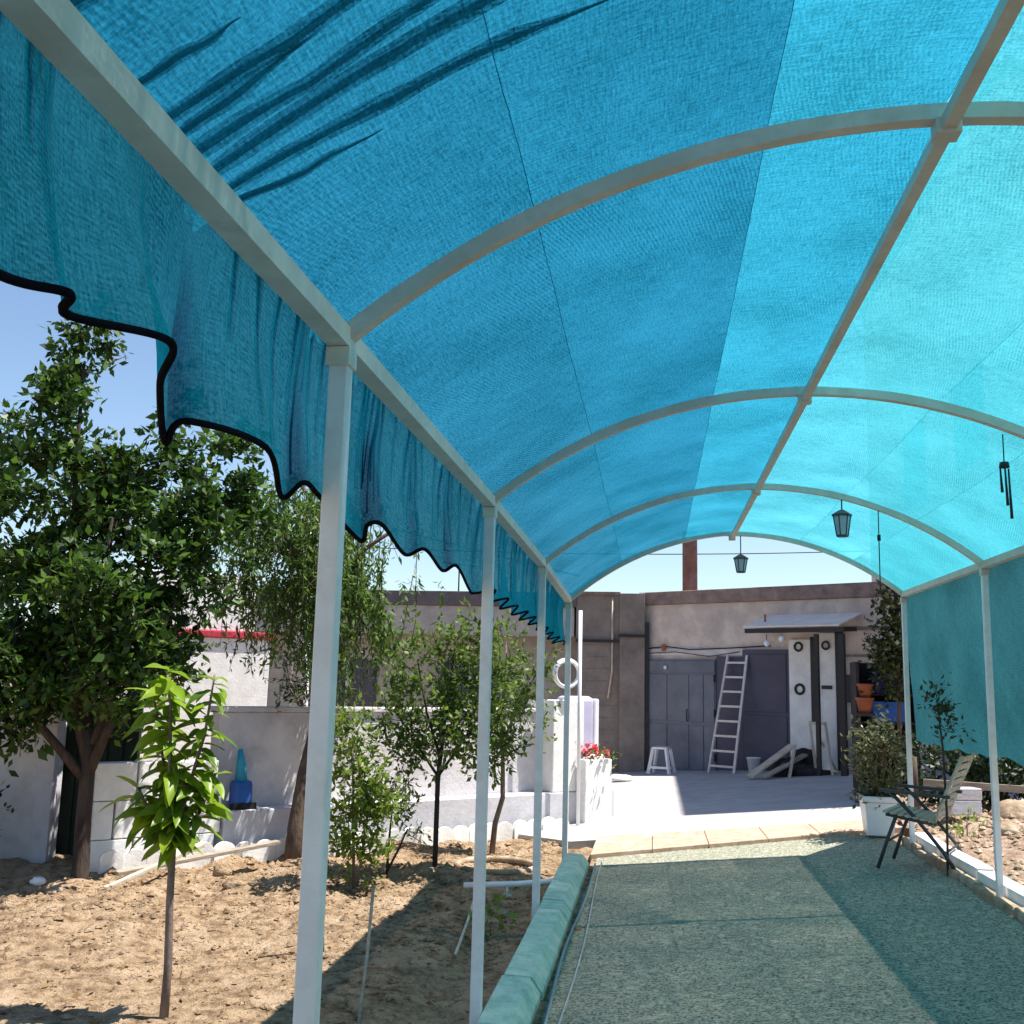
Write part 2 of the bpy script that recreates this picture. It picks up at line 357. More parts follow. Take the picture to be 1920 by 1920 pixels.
# ------------------------------------------------------------------ canopy
XL, XR, ZB, RISE = -.787, 2.18, 2.30, .535
XM = (XL+XR)/2; HW = (XR-XL)/2; RAD = (HW*HW+RISE*RISE)/(2*RISE)
YS = [-2.3, .05, 2.45, 4.88, 7.28, 9.58]
def arcz(x, off=0):
    d = (x-XM); return ZB + RISE - RAD + math.sqrt(max(0, (RAD+off)**2 - d*d))
zl = {0:2.29,1:2.285,2:2.297,3:2.303,4:2.28,5:2.205}
def beamzl(y): return float(np.interp(y, YS, [zl[i] for i in range(6)]))
can = thing('shade_canopy', 'long arched steel walkway canopy covered in blue green shade net', 'canopy', (XM, 3.5, 0))
can_off = Vector((-XM, -3.5, 0))
class CB(MB):
    def build(s, name, m, parent=None, **k):
        s.v = [(x+can_off.x, y+can_off.y, z) for x, y, z in s.v]; return MB.build(s, name, m, parent or can, **k)
for i, y in enumerate(YS):
    lean = {2:.0}.get(i, 0)
    CB().box((XL-.025, y-.025, -.3), (XL+.025, y+.025, zl[i]-.02)).build('post', M['post'], bevel=.004)
    CB().box((XR-.02, y-.02, .1), (XR+.02, y+.02, ZB-.02)).build('post', M['post'], bevel=.004)
    # arch: square tube bent in an arc
    n_ = 40; vs = []; fs = []
    for k in range(n_+1):
        x = XL + (XR-XL)*k/n_; a = math.asin((x-XM)/RAD)
        zb_ = (zl[i]-ZB)*max(0, 1-(x-XL)/1.4)
        for (ro, yo) in ((-.02,-.02),(.02,-.02),(.02,.02),(-.02,.02)):
            vs.append((XM+(RAD+ro)*math.sin(a), y+yo, ZB+RISE-RAD+(RAD+ro)*math.cos(a)+zb_))
    for k in range(n_):
        for j in range(4): fs.append((k*4+j, k*4+(j+1)%4, (k+1)*4+(j+1)%4, (k+1)*4+j))
    CB().add(vs, fs+[(0,1,2,3),(n_*4+3,n_*4+2,n_*4+1,n_*4)]).build('arch', M['steel'])
for i, y in enumerate(YS):
    CB().box((XL-.032, y-.032, zl[i]-.075), (XL+.032, y+.032, zl[i]-.026)).build('bracket', M['eave'], bevel=.003)
    CB().box((XM-.03, y-.028, ZB+RISE-.06), (XM+.03, y+.028, ZB+RISE-.018)).build('bracket', M['steel'], bevel=.003)
    CB().box((XR-.026, y-.026, ZB-.07), (XR+.026, y+.026, ZB-.024)).build('bracket', M['steel'], bevel=.003)
def beam(pts, w_, h_, name, m):
    vs = []; fs = []
    for (x, y, z) in pts:
        for (a, c) in ((-1,-1),(1,-1),(1,1),(-1,1)): vs.append((x+a*w_/2, y, z+c*h_/2))
    for k in range(len(pts)-1):
        for j in range(4): fs.append((k*4+j, k*4+(j+1)%4, (k+1)*4+(j+1)%4, (k+1)*4+j))
    n4 = (len(pts)-1)*4
    return CB().add(vs, fs+[(0,1,2,3),(n4+3,n4+2,n4+1,n4)]).build(name, m)
beam([(XL, y, zl[i]) for i, y in enumerate(YS)], .055, .05, 'eave_beam', M['eave'])
beam([(XR, y, ZB) for i, y in enumerate(YS)], .045, .045, 'eave_beam', M['steel'])
beam([(XM, y, ZB+RISE-.034) for y in YS], .034, .034, 'ridge_pipe', M['steel'])

def uvgrid(name, P, nu, nv, uvs, m, smooth=True):
    vs = [P(i/nu, j/nv) for j in range(nv+1) for i in range(nu+1)]
    vs = [(x+can_off.x, y+can_off.y, z) for x, y, z in vs]
    fs = [(j*(nu+1)+i, j*(nu+1)+i+1, (j+1)*(nu+1)+i+1, (j+1)*(nu+1)+i) for j in range(nv) for i in range(nu)]
    me = bpy.data.meshes.new(name); me.from_pydata(vs, [], fs); me.update()
    uvl = me.uv_layers.new(name='UVMap')
    lv = np.zeros(len(me.loops), dtype=np.int32); me.loops.foreach_get('vertex_index', lv)
    ii = lv % (nu+1); jj = lv // (nu+1)
    uu = np.stack([ii/nu*uvs[0]+uvs[2], jj/nv*uvs[1]], -1).astype(np.float32)
    uvl.data.foreach_set('uv', uu.ravel())
    if smooth: me.polygons.foreach_set('use_smooth', [True]*len(me.polygons))
    me.materials.append(m)
    o = bpy.data.objects.new(name, me); COL.objects.link(o); o.parent = can
    return o
# roof net: long strips sewn side by side, each sagging a little between the arches
Y0, Y1 = -2.35, 9.62
def net_z(x, y):
    i = max(k for k in range(len(YS)) if YS[k] <= y+.06) if y > YS[0] else 0
    i = min(i, len(YS)-2); t = min(1, max(0, (y-YS[i])/(YS[i+1]-YS[i])))
    sag = -.022*math.sin(math.pi*t)
    side = (beamzl(y)-ZB)*max(0, 1-(x-XL)/1.4)
    p = Vector((x*1.2, y*2.2, 1.3))
    return arcz(x, .024) + side + sag*(1-abs(x-XM)/HW*.6) + .008*noise.noise(p*1.4) + .006*noise.noise(Vector((x*1.6+y*.5, y*9, 2))) + .0028*noise.noise(Vector((x*2.5-y*1.2, y*22, 7)))
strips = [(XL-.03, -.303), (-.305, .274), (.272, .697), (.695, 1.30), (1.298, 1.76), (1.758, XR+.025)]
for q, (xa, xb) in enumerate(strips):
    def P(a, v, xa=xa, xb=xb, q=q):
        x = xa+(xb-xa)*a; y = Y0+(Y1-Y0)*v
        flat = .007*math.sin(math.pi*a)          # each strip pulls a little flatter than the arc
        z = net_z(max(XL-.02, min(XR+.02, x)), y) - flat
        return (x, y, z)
    uvgrid('net_panel', P, 14, 240, ((xb-xa)*1.1, Y1-Y0, q*3.7), M[('net_dark','net_dark','net_mid','net','net','net')[q]])
# bunched pleats where the cloth was pulled tight over the eave near the camera
FOLDS = [([(-.78,1.33),(-.73,1.35),(-.62,1.36)],.007), ([(-.79,1.43),(-.58,1.468),(-.50,1.45),(-.30,1.42)],.011), ([(-.79,1.49),(-.62,1.49),(-.55,1.472)],.009),
    ([(-.79,1.54),(-.58,1.58),(-.43,1.55),(-.1,1.50)],.014), ([(-.79,1.61),(-.45,1.63),(-.34,1.62),(.0,1.58)],.013), ([(-.79,1.68),(-.47,1.74),(-.32,1.745),(-.05,1.74)],.012), ([(-.785,1.72),(-.66,1.785),(-.52,1.80)],.006), ([(-.79,1.15),(-.6,1.2),(-.4,1.2)],.012)]
for (pts, w_) in FOLDS:
    px_ = [p[0] for p in pts]; py_ = [p[1] for p in pts]
    def P(a, v, px_=px_, py_=py_, w_=w_):
        x = px_[0]+(px_[-1]-px_[0])*v; y = float(np.interp(x, px_, py_))+.004*math.sin(v*11+px_[-1]*40)
        wd = w_*(.25+.75*math.sin(math.pi*(.15+.85*v))**.7 if v < .999 else .02)*(1+.45*noise.noise(Vector((v*5, w_*900, 0))))
        wd *= min(1, (1-v)*3.5+.03)
        return (x, y+(a-.5)*wd*1.7, net_z(x, y)-.005-.010*math.sin(math.pi*a)*(1-v*.6))
    pl_ = uvgrid('pleat', P, 4, 50, (.05, 1, w_*50), M['net_mid'])
    def P2(a, v, P=P):
        x, y, z = P(.5, v); return (x, y+(P(1, v)[1]-P(0, v)[1])*((a-.5)*2.6-.25), z+.003)
    fo = uvgrid('fold_halo', P2, 4, 50, (.05, 1, w_*70), M['net_sheer']); fo.parent = pl_  # added sheer ribbon, a soft dark halo around the pleat

# valance hanging outside the left eave, pleated, with a black bound hem
bot = [(-.80,-2.3,1.9),(-.86,-1.9,1.87),(-.77,-1.6,1.92),(-.86,-1.1,1.87),(-.78,-.8,1.92),(-.87,-.3,1.87),(-.80,.05,1.9),(-.83,.5,1.88),(-.785,.85,1.91),
 (-.783,1.096,1.92),(-.76,1.205,1.938),(-.782,1.245,1.923),(-.74,1.45,1.955),(-.794,1.535,1.913),(-.882,1.743,1.865),(-.825,1.70,1.894),(-.792,2.0,1.914),(-.872,2.318,1.868),(-.815,2.304,1.90),
 (-.826,2.45,1.895),(-.868,2.833,1.872),(-.885,3.06,1.864),(-.83,2.913,1.892),(-.808,3.0,1.905),(-.856,3.49,1.877),(-.806,3.58,1.907),(-.842,4.07,1.884),(-.80,4.15,1.912),(-.861,4.795,1.873)]
yy = 4.95; kk = 0
while yy < 9.35:
    bot.append((-.835 + (.035 if kk % 2 else -.035) + rnd.uniform(-.01,.01), yy, 1.885 + (.022 if kk % 2 else -.018) + beamzl(yy)-2.3)); yy += .19 if kk % 2 else .26; kk += 1
bot.append((-.83, 9.6, 1.80))
bp_ = [Vector(q) for q in bot]
curve = []
for i in range(len(bp_)-1):
    p0 = bp_[max(0,i-1)]; p1 = bp_[i]; p2 = bp_[i+1]; p3 = bp_[min(len(bp_)-1,i+2)]
    for k in range(10):
        t = k/10
        c_ = .5*((2*p1)+(p2-p0)*t+(2*p0-5*p1+4*p2-p3)*t*t+(3*p1-p0-3*p2+p3)*t*t*t)
        lin = p1.lerp(p2, t); curve.append(lin.lerp(c_, .95))
curve.append(bp_[-1])
cum = [0]
for i in range(1, len(curve)): cum.append(cum[-1]+(curve[i]-curve[i-1]).length)
anch = [0, 90, 120, 160, 190, 240, 280, len(curve)-1]
ay = [-2.35, 1.08, 1.42, 1.95, 2.45, 3.35, 4.75, 9.6]
topy = np.interp(cum, [cum[i] for i in anch], ay)
nv = len(curve)-1; nu = 14
def P(a, v):
    j = int(round(v*nv)); t = Vector((XL-.036, float(topy[j]), beamzl(topy[j])+.03)); bt = curve[j]
    p = t.lerp(bt, a)
    q = Vector((cum[j]*6, a*.7, 0))
    wr = .014*noise.noise(q)+.012*noise.noise(q*2.7+Vector((0,0,4)))+.007*noise.noise(q*5.1)
    p.x += wr*(1-.55*a)*min(1, a*5+.3) - .012*math.sin(math.pi*a)
    p.x = min(p.x, XL-.030-.0*a) if a < .25 else p.x
    return tuple(p)
val = uvgrid('valance', P, nu, nv, (.45, cum[-1], 0), M['net_val'])
# gathered folds: narrow doubled strips of cloth on the outside of the valance
rv = random.Random(17)
jv = 0
while jv < nv-6:
    jv += rv.choice((2,3,3,4,5,7)) if curve[min(jv, nv)].y < 5 else rv.choice((2,3,4))
    if jv >= nv-3: break
    if 112 < jv < 152: continue
    j0 = jv; wj = rv.choice((1,1,1,2)); al = rv.uniform(.45,.93); tilt = rv.uniform(-.7,.7)
    def Pf(a, v, j0=j0, wj=wj, al=al, tilt=tilt):
        v2 = v*al; jj = min(nv, max(0, j0+int(round(a*wj*2)))); b0 = Vector(P(v2, min(nv, max(0, j0))/nv)); b1 = Vector(P(v2, min(nv, max(0, j0+wj))/nv))
        dirv = (b1-b0); dirv = dirv.normalized()*min(dirv.length*1.2, .03) if dirv.length > 1e-6 else Vector((0,.01,0))
        k_ = (1-v)*.9+.1 if al < .9 else .5+.5*(1-v)
        q = b0 + dirv*((a-.5)*k_+tilt*v*.25); return (q.x-.004-.004*math.sin(math.pi*a), q.y, min(q.z, beamzl(q.y)+.03))
    fo = uvgrid('fold', Pf, 2, 8, (.05, .4, jv*.1), M['net_val']); fo.parent = val
CBv = MB().tube([q+can_off for q in curve], .0068, 6)
hem = CBv.build('hem_tape', M['tape'], val)
# side net hanging inside the right posts
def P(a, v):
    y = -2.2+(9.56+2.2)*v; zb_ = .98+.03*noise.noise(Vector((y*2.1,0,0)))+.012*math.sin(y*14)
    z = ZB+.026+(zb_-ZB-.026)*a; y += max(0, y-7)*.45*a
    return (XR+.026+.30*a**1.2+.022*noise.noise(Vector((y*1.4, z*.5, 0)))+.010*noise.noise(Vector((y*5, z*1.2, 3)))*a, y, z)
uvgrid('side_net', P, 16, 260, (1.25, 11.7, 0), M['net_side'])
# lashing cord on the far arch edge
CB().tube([(XM+(RAD+.03)*math.sin(math.asin((x-XM)/RAD)), 9.63, arcz(x,.02)+(beamzl(9.58)-ZB)*max(0,1-(x-XL)/1.4)) for x in np.linspace(XL, XR, 40)], .012, 6).build('edge_rope', M['darkblue'])

# ------------------------------------------------------------------ lanterns and hangings under the arches
def lantern(x, y, ztop, zcap, zbot, label):
    t = thing('hanging_lantern', label, 'lantern', (x, y, zbot), group='lanterns hung under the arches')
    h = zcap-zbot
    MB().tube([(0,0,h), (0,0,ztop-zbot)], .005, 6).build('chain', M['chairmetal'], t)
    MB().lathe([(.0,h+.035),(.02,h+.03),(.068,h),(.068,h-.012),(.0,h-.012)], n=6).build('cap', M['chairmetal'], t, smooth=False)
    MB().lathe([(.056,h-.013),(.036,.012),(.0,.012)], n=6).build('glass_shade', M['glass'], t, smooth=False)
    for k in range(6):
        a = 2*math.pi*k/6; MB().tube([(.058*math.cos(a),.058*math.sin(a),h-.012),(.038*math.cos(a),.038*math.sin(a),.008)], .004, 4).build('rib', M['chairmetal'], t)
    MB().lathe([(.0,0),(.04,.0),(.04,.012),(.0,.012)], n=6).build('base', M['chairmetal'], t, smooth=False)
lantern(1.27, 7.28, arcz(1.27)-.02, 2.64, 2.485, 'small lantern hanging from the third arch right of the ridge')
lantern(.77, 9.55, arcz(.77)-.02, 2.61, 2.475, 'small lantern hanging against the sky in the far opening')
t = thing('wind_chime', 'dark wind chime hanging from the second arch at the right edge', 'wind chime', (1.57, 4.88, 2.23))
MB().tube([(0,0,.39),(0,0,.25)], .003, 5).build('string', M['black'], t)
MB().lathe([(.0,.265),(.02,.26),(.024,.235),(.0,.23)], n=10).build('top_disc', M['black'], t)
for k, (dx, l_) in enumerate(((-.018,.13),(.004,.2),(.02,.27))): MB().tube([(dx,.004*k,.232),(dx+.004,.004*k,.232-l_*.85)], [.004,.007], 6).build('chime_tube', M['black'], t)
(CB().tube([(1.51,7.28,arcz(1.51)),(1.508,7.28,2.10)], .004, 5).tube([(1.51,7.28,2.50),(1.51,7.28,2.46)], .012, 8).build('hanging_cord', M['black']))

# ------------------------------------------------------------------ vegetation helpers
def leafblob(pts, dirs, size, asp=.42, jit=.35, seed=1, droop=0.0, quad=True):
    """diamond leaves folded along the midrib; pts (n,3) positions, dirs (n,3) axis"""
    rg = np.random.default_rng(seed); n = len(pts)
    d = dirs + rg.normal(0, jit, (n,3)); d[:,2] -= droop; d /= np.linalg.norm(d, axis=1)[:,None]
    up = rg.normal(0, .6, (n,3)); up[:,2] += .9
    s_ = np.cross(d, up); s_ /= np.linalg.norm(s_, axis=1)[:,None]; nn = np.cross(s_, d)
    L = (size*rg.uniform(.65, 1.3, n))[:,None]; W = L*asp
    a = pts; c = pts+d*L; m_ = pts+d*L*.45+nn*L*.06
    l_ = pts+d*L*.45+s_*W*.5-nn*L*.05; r_ = pts+d*L*.45-s_*W*.5-nn*L*.05
    v = np.stack([a, l_, c, r_], 1).reshape(-1,3)
    i = np.arange(n)[:,None]*4
    return v, np.concatenate([i+0, i+1, i+2, i+3], 1)
def leaves_obj(name, v, fc, m, parent):
    me = bpy.data.meshes.new(name)
    me.vertices.add(len(v)); me.vertices.foreach_set('co', v.astype(np.float32).ravel())
    me.loops.add(fc.size); me.loops.foreach_set('vertex_index', fc.astype(np.int32).ravel())
    me.polygons.add(len(fc)); me.polygons.foreach_set('loop_start', np.arange(len(fc), dtype=np.int32)*4); me.polygons.foreach_set('loop_total', np.full(len(fc), 4, dtype=np.int32))
    me.update(calc_edges=True); me.validate(); me.materials.append(m)
    o = bpy.data.objects.new(name, me); COL.objects.link(o); o.parent = parent; o['kind'] = 'stuff'; return o
def branch_cloud(seed, clumps, twigs, per, size, spread=.09, droop=.1, outward=.6):
    """leaves strung on random twigs inside ellipsoid clumps (cx,cy,cz,rx,ry,rz,weight)"""
    rg = np.random.default_rng(seed); P_=[]; D_=[]; TW=[]
    wsum = sum(c[6] for c in clumps)
    for c in clumps:
        k = int(twigs*c[6]/wsum); cen = np.array(c[:3]); rad = np.array(c[3:6])
        for _ in range(k):
            q = rg.normal(0,1,3); q /= np.linalg.norm(q); q *= rg.uniform(.25,1)**.55
            st = cen+q*rad; out_ = q*outward+rg.normal(0,.45,3)+np.array([0,0,.35]); out_ /= np.linalg.norm(out_)
            ln = rg.uniform(.14,.36)*(.6+rad.mean()); TW.append((st, st+out_*ln))
            tt = rg.uniform(0,1,per)[:,None]
            P_.append(st+out_*ln*tt+rg.normal(0,spread*.35,(per,3))); D_.append(np.tile(out_,(per,1))*.5+rg.normal(0,.6,(per,3)))
    return np.concatenate(P_), np.concatenate(D_), TW

# ---- big tree on the left
bt = thing('leafy_tree', 'large dark leafy tree with tall pointed top by the left wall', 'tree', (-4.62, 8.25, -.25))
org = np.array([-4.62, 8.25, -.25])
tr = MB()
tr.tube([(0,0,-.1),(.0,.02,.1),(-.02,.03,.5),(-.03,.05,.95),(-.1,.08,1.35)], [.085,.068,.062,.058,.05], 12)
for (pts, r0) in [([(-.03,.05,.85),(.12,.02,1.2),(.35,.0,1.6),(.6,.1,2.3)],.05), ([(-.03,.05,.95),(-.25,.1,1.5),(-.45,.3,2.4),(-.55,.3,3.6),(-.55,.3,4.5)],.055), ([(-.02,.04,.8),(-.4,-.1,1.25),(-.9,-.1,1.9),(-1.2,0,2.6)],.045), ([(0,.06,1.1),(.1,.3,1.9),(.2,.4,2.8),(.45,.4,3.4)],.045), ([(-.1,.08,1.35),(-.05,.0,2.2),(.05,-.05,3.0)],.045)]:
    tr.tube(pts, [r0*(1-.8*i/(len(pts)-1)) for i in range(len(pts))], 8)
tr.build('trunk', M['bark_dark'], bt)
clumps = [(-5.1,8.4,2.1,.9,.7,.65,10),(-4.45,8.3,2.15,.6,.6,.55,7),(-5.9,8.4,2.4,.8,.7,.8,8),(-5.35,8.5,3.0,.65,.6,.6,7),(-4.5,8.6,2.85,.6,.5,.5,5.5),(-5.28,8.55,3.65,.36,.35,.55,3.2),(-5.22,8.55,4.25,.24,.24,.42,1.8),
          (-6.1,8.6,3.3,.6,.6,.55,4),(-4.45,8.4,1.7,.45,.5,.35,3),(-4.6,8.2,1.45,.7,.5,.4,4),(-5.5,8.2,1.5,.7,.5,.35,3.5),(-3.95,8.6,2.6,.35,.4,.45,2.4),(-4.35,8.6,3.45,.14,.14,.35,.7),(-6.3,8.5,1.8,.5,.5,.5,2.5),(-4.05,8.9,2.95,.4,.4,.4,2.6),(-4.0,8.9,2.35,.4,.4,.4,2.6),(-5.7,8.9,1.35,.7,.4,.35,3),(-5.0,9.0,1.5,.6,.4,.4,3),(-5.2,8.2,1.12,.7,.4,.25,3.2),(-4.45,8.1,1.2,.35,.3,.25,1.4),(-5.95,8.2,1.15,.6,.4,.3,3),(-3.85,9.0,3.35,.35,.35,.3,1.5),(-3.6,9.1,2.9,.3,.3,.3,1.3),(-4.25,8.8,3.75,.12,.12,.3,.6)]
rb = np.random.default_rng(4); sub = []
for c in clumps:
    for k in range(6):
        q = rb.normal(0,1,3); q /= np.linalg.norm(q); q *= rb.uniform(.45,1.18)
        kr_ = rb.uniform(.2,.42); sub.append((c[0]+q[0]*c[3], c[1]+q[1]*c[4], c[2]+q[2]*c[5], c[3]*kr_, c[4]*kr_, c[5]*kr_*.8, c[6]*rb.uniform(.6,1.4)))
p_, d_, tw = branch_cloud(11, sub, 2350, 13, .075)
v, fc = leafblob(p_-org, d_, np.random.default_rng(8).uniform(.06,.125,len(p_)), .5, .45, 5, .15)
leaves_obj('crown', v, fc, M['L_big'], bt)
tg = MB()
for a, c in tw[::4]: tg.tube([a-org, c-org], [.007,.003], 4, False)
stuff(tg.build('twigs', M['bark'], bt))

# ---- weeping willow behind
wl = thing('willow_tree', 'slender weeping willow with leaning trunk behind the nearest post', 'tree', (-3.30, 9.65, -.25))
org = np.array([-3.30, 9.65, -.25])
tr = MB()
tr.tube([(0,0,-.1),(-.01,.05,.3),(.0,.2,.8),(.08,.4,1.5),(.10,.6,2.4),(.02,.7,3.3)], [.10,.085,.075,.065,.055,.04], 12)
tr.tube([(.05,.1,.15),(.13,.25,.8),(.17,.4,1.5)], [.05,.045,.03], 8)
for pts in ([(.1,.55,2.2),(-.4,.6,2.9),(-1.0,.6,3.35),(-1.3,.6,3.5)], [(.08,.6,2.5),(.4,.5,3.0),(.7,.5,3.2)], [(.04,.65,2.9),(-.3,.9,3.5),(-.6,1.0,3.9)], [(.08,.6,2.3),(-.2,.2,2.9),(-.5,.1,3.3)]):
    tr.tube(pts, [.035,.025,.016,.01][:len(pts)], 6)
tr.build('trunk', M['bark'], wl)
rg = np.random.default_rng(21); P_=[]; D_=[]; strands=MB()
for k in range(430):
    cx = rg.normal(-.36,.48); cy = rg.uniform(-.1,1.2); top = rg.uniform(2.55,3.75) - .25*abs(cx+.3); ln = rg.uniform(.45,1.35)*(.62 if cx < -.25 else 1)
    bend = rg.normal(0,.12,2); n_ = int(ln*46); t_ = rg.uniform(0,1,n_)
    x_ = cx+bend[0]*t_**1.5; y_ = cy+bend[1]*t_**1.5; z_ = top-ln*t_+.12*np.sin(t_*3)
    P_.append(np.stack([x_,y_,z_],1)+rg.normal(0,.018,(n_,3))); D_.append(np.tile([0,0,-.8],(n_,1))+rg.normal(0,.6,(n_,3)))
    if k % 2 == 0: strands.tube([(cx,cy,top),(cx+bend[0]*.35,cy+bend[1]*.35,top-ln*.5),(cx+bend[0],cy+bend[1],top-ln)], [.005,.004,.002], 4, False)
for k in range(34):          # the strand that reaches out to the right of the post
    cx = rg.uniform(.2,.75); cy = rg.uniform(.2,.8); top = 2.75-.9*max(0,cx-.2)+rg.uniform(-.1,.35); ln = rg.uniform(.3,.9); n_ = int(ln*42); t_ = rg.uniform(0,1,n_)
    P_.append(np.stack([cx+.15*t_, np.full(n_,cy), top-ln*t_],1)+rg.normal(0,.018,(n_,3))); D_.append(np.tile([.2,0,-1.],(n_,1))+rg.normal(0,.45,(n_,3)))
p_ = np.concatenate(P_); d_ = np.concatenate(D_)
v, fc = leafblob(p_, d_, np.random.default_rng(9).uniform(.06,.11,len(p_)), .28, .4, 6, .0)
leaves_obj('crown', v, fc, M['L_willow'], wl); stuff(strands.build('strands', M['bark'], wl))

# ---- young cherry sapling in front, leaf by leaf
sp = thing('cherry_sapling', 'thin young sapling with large bright yellow green leaves in front', 'sapling', (-2.40, 5.2, -.25))
tr = MB()
tr.tube([(0,0,-.05),(.004,0,.25),(-.012,0,.55),(-.018,0,.80),(-.016,0,.92)], [.024,.021,.019,.018,.017], 10)
stems = [[(-.016,0,.86),(-.08,.02,1.1),(-.15,.03,1.4),(-.21,.03,1.62)], [(-.016,0,.86),(.05,-.02,1.12),(.11,0,1.4),(.14,.0,1.7)], [(-.02,0,.9),(-.04,-.05,1.2),(-.06,-.06,1.55),(-.10,-.05,1.72)], [(-.016,0,.83),(.09,.04,1.0),(.16,.05,1.2)], [(-.016,0,.84),(-.15,.0,.98),(-.23,.0,1.12)]]
for st in stems: tr.tube(st, [.012,.010,.008,.005][:len(st)], 7)
tr.build('trunk', M['bark2'], sp)
def leafmesh(seed):
    rr = random.Random(seed); n_ = 7; vs = []; fs = []
    wv = rr.uniform(.42,.54); fold = rr.uniform(.1,.25); droop = rr.uniform(.15,.45)
    for i in range(n_+1):
        t = i/n_; wd = wv*.5*math.sin(math.pi*t**.85)**.85*(1-.25*t) if 0 < i < n_ else .004
        x = t; z = -droop*t*t
        vs += [(x, -wd, z+fold*wd*2-.02*math.sin(t*9)), (x, 0, z), (x, wd, z+fold*wd*2+.02*math.sin(t*9))]
    for i in range(n_):
        a = i*3; fs += [(a,a+3,a+4,a+1),(a+1,a+4,a+5,a+2)]
    me = bpy.data.meshes.new('leaf'); me.from_pydata(vs, [], fs); me.update(); me.polygons.foreach_set('use_smooth', [True]*len(me.polygons)); me.materials.append(M['L_sap']); return me
LM = [leafmesh(i) for i in range(5)]
rs = random.Random(5)
def put_leaf(parent, pos, azi, el, size, roll_):
    o = bpy.data.objects.new('leaf', rs.choice(LM)); COL.objects.link(o); o.parent = parent
    o.location = pos; o.rotation_euler = (roll_, el, azi); o.scale = (size,)*3
def along(st, t):
    t *= len(st)-1; i = min(int(t), len(st)-2); return Vector(st[i]).lerp(Vector(st[i+1]), t-i)
for st, cnt in zip(stems, (70,70,64,38,40)):
    for k in range(cnt):
        t = (k+rs.random())/cnt
        put_leaf(sp, along(st, t)+Vector((rs.gauss(0,.008),rs.gauss(0,.008),rs.gauss(0,.008))), k*2.4+rs.gauss(0,.4), rs.uniform(-.15,.6) - (.5 if t > .93 else 0), rs.uniform(.10,.20)*(1 if t < .9 else .8), rs.gauss(0,.3))

# ---- round fruit tree on a dark stake
def small_tree(name, label, base, trunk, tr_r, clumps, twigs, per, lsize, m, seed, barkm, asp=.45, tag_cat='tree', droop=.15):
    t = thing(name, label, tag_cat, base); org = np.array(base); q = MB()
    for pts, rr in trunk: q.tube(pts, rr, 8)
    q.build('trunk', barkm, t)
    p_, d_, tw = branch_cloud(seed, clumps, twigs, per, lsize, .06)
    v, fc = leafblob(p_-org, d_, np.full(len(p_), lsize), asp, .4, seed+1, droop)
    leaves_obj('crown', v, fc, m, t)
    q = MB()
    for a, c in tw[::3]: q.tube([a-org, c-org], [.004,.002], 4, False)
    stuff(q.build('twigs', barkm, t)); return t
small_tree('fruit_tree', 'small round fruit tree on a dark stake between the first two posts', (-1.90,9.3,-.24),
    [([(0,0,-.05),(0,0,.8),(.02,0,1.1)],[.024,.022,.02]), ([(.0,0,.85),(-.2,.05,1.1),(-.42,.05,1.4)],[.014,.011,.007]), ([(.0,0,.85),(.2,.05,1.15),(.42,.0,1.5)],[.014,.011,.007]), ([(.02,0,1.0),(.06,0,1.5),(.12,.02,2.05)],[.016,.012,.006]), ([(.02,0,1.0),(-.1,-.1,1.4),(-.2,-.1,1.85)],[.014,.01,.006])],
    0, [(-2.05,9.3,1.15,.38,.3,.32,5),(-1.6,9.3,1.25,.36,.3,.32,4.5),(-1.85,9.3,1.0,.5,.35,.22,4),(-2.2,9.3,.8,.26,.2,.12,1.6),(-1.5,9.3,.82,.3,.25,.14,2),(-1.8,9.3,1.6,.2,.2,.28,2.2),(-2.15,9.3,1.55,.14,.14,.25,1.1),(-1.42,9.3,1.65,.16,.16,.25,1.2),(-1.62,9.3,1.9,.12,.1,.16,.7)],
    520, 11, .062, M['L_small'], 31, M['stake'], .5)
small_tree('young_tree', 'thin young tree with sparse leaves beside the second post', (-1.60,10.6,-.24),
    [([(0,0,-.05),(.03,0,.3),(.10,0,.55),(.09,0,1.0),(.08,0,1.5),(.1,0,2.1)],[.03,.027,.025,.02,.015,.008]), ([(.09,0,1.1),(.25,0,1.5),(.4,0,1.75)],[.012,.009,.005])],
    0, [(-1.5,10.6,1.25,.22,.2,.35,3),(-1.3,10.6,1.5,.2,.2,.2,1.8),(-1.52,10.6,1.8,.12,.12,.3,1.2),(-1.62,10.6,.95,.2,.2,.2,1.4),(-1.2,10.6,1.15,.2,.2,.25,1.4),(-1.1,10.6,1.65,.14,.1,.1,.6)],
    210, 9, .065, M['L_small'], 41, M['bark2'], .45)
small_tree('yellow_shrub', 'yellow green shrub growing behind the nearest post', (-2.42,8.6,-.24),
    [([(0,0,-.05),(-.03,0,.5),(-.08,0,1.3)],[.014,.012,.006]), ([(.02,0,-.05),(.06,.02,.4),(.1,0,.75)],[.012,.01,.005])],
    0, [(-2.50,8.6,.95,.13,.13,.22,2),(-2.45,8.6,.5,.2,.15,.25,3.2),(-2.38,8.6,.15,.2,.15,.22,2.8),(-2.28,8.6,.42,.13,.12,.18,1.6)],
    240, 10, .068, M['L_yel'], 51, M['bark2'], .45)
small_tree('seedling', 'small dark stemmed seedling right of the yellow shrub', (-2.28,9.1,-.24),
    [([(0,0,-.05),(.01,0,.3),(.03,0,.62)],[.012,.011,.006]), ([(.0,0,.05),(.1,0,.25),(.17,0,.42)],[.011,.01,.006])],
    0, [(-2.24,9.1,.42,.13,.1,.13,2),(-2.12,9.1,.22,.06,.06,.1,.6)], 52, 8, .06, M['L_small'], 61, M['stake'], .4)
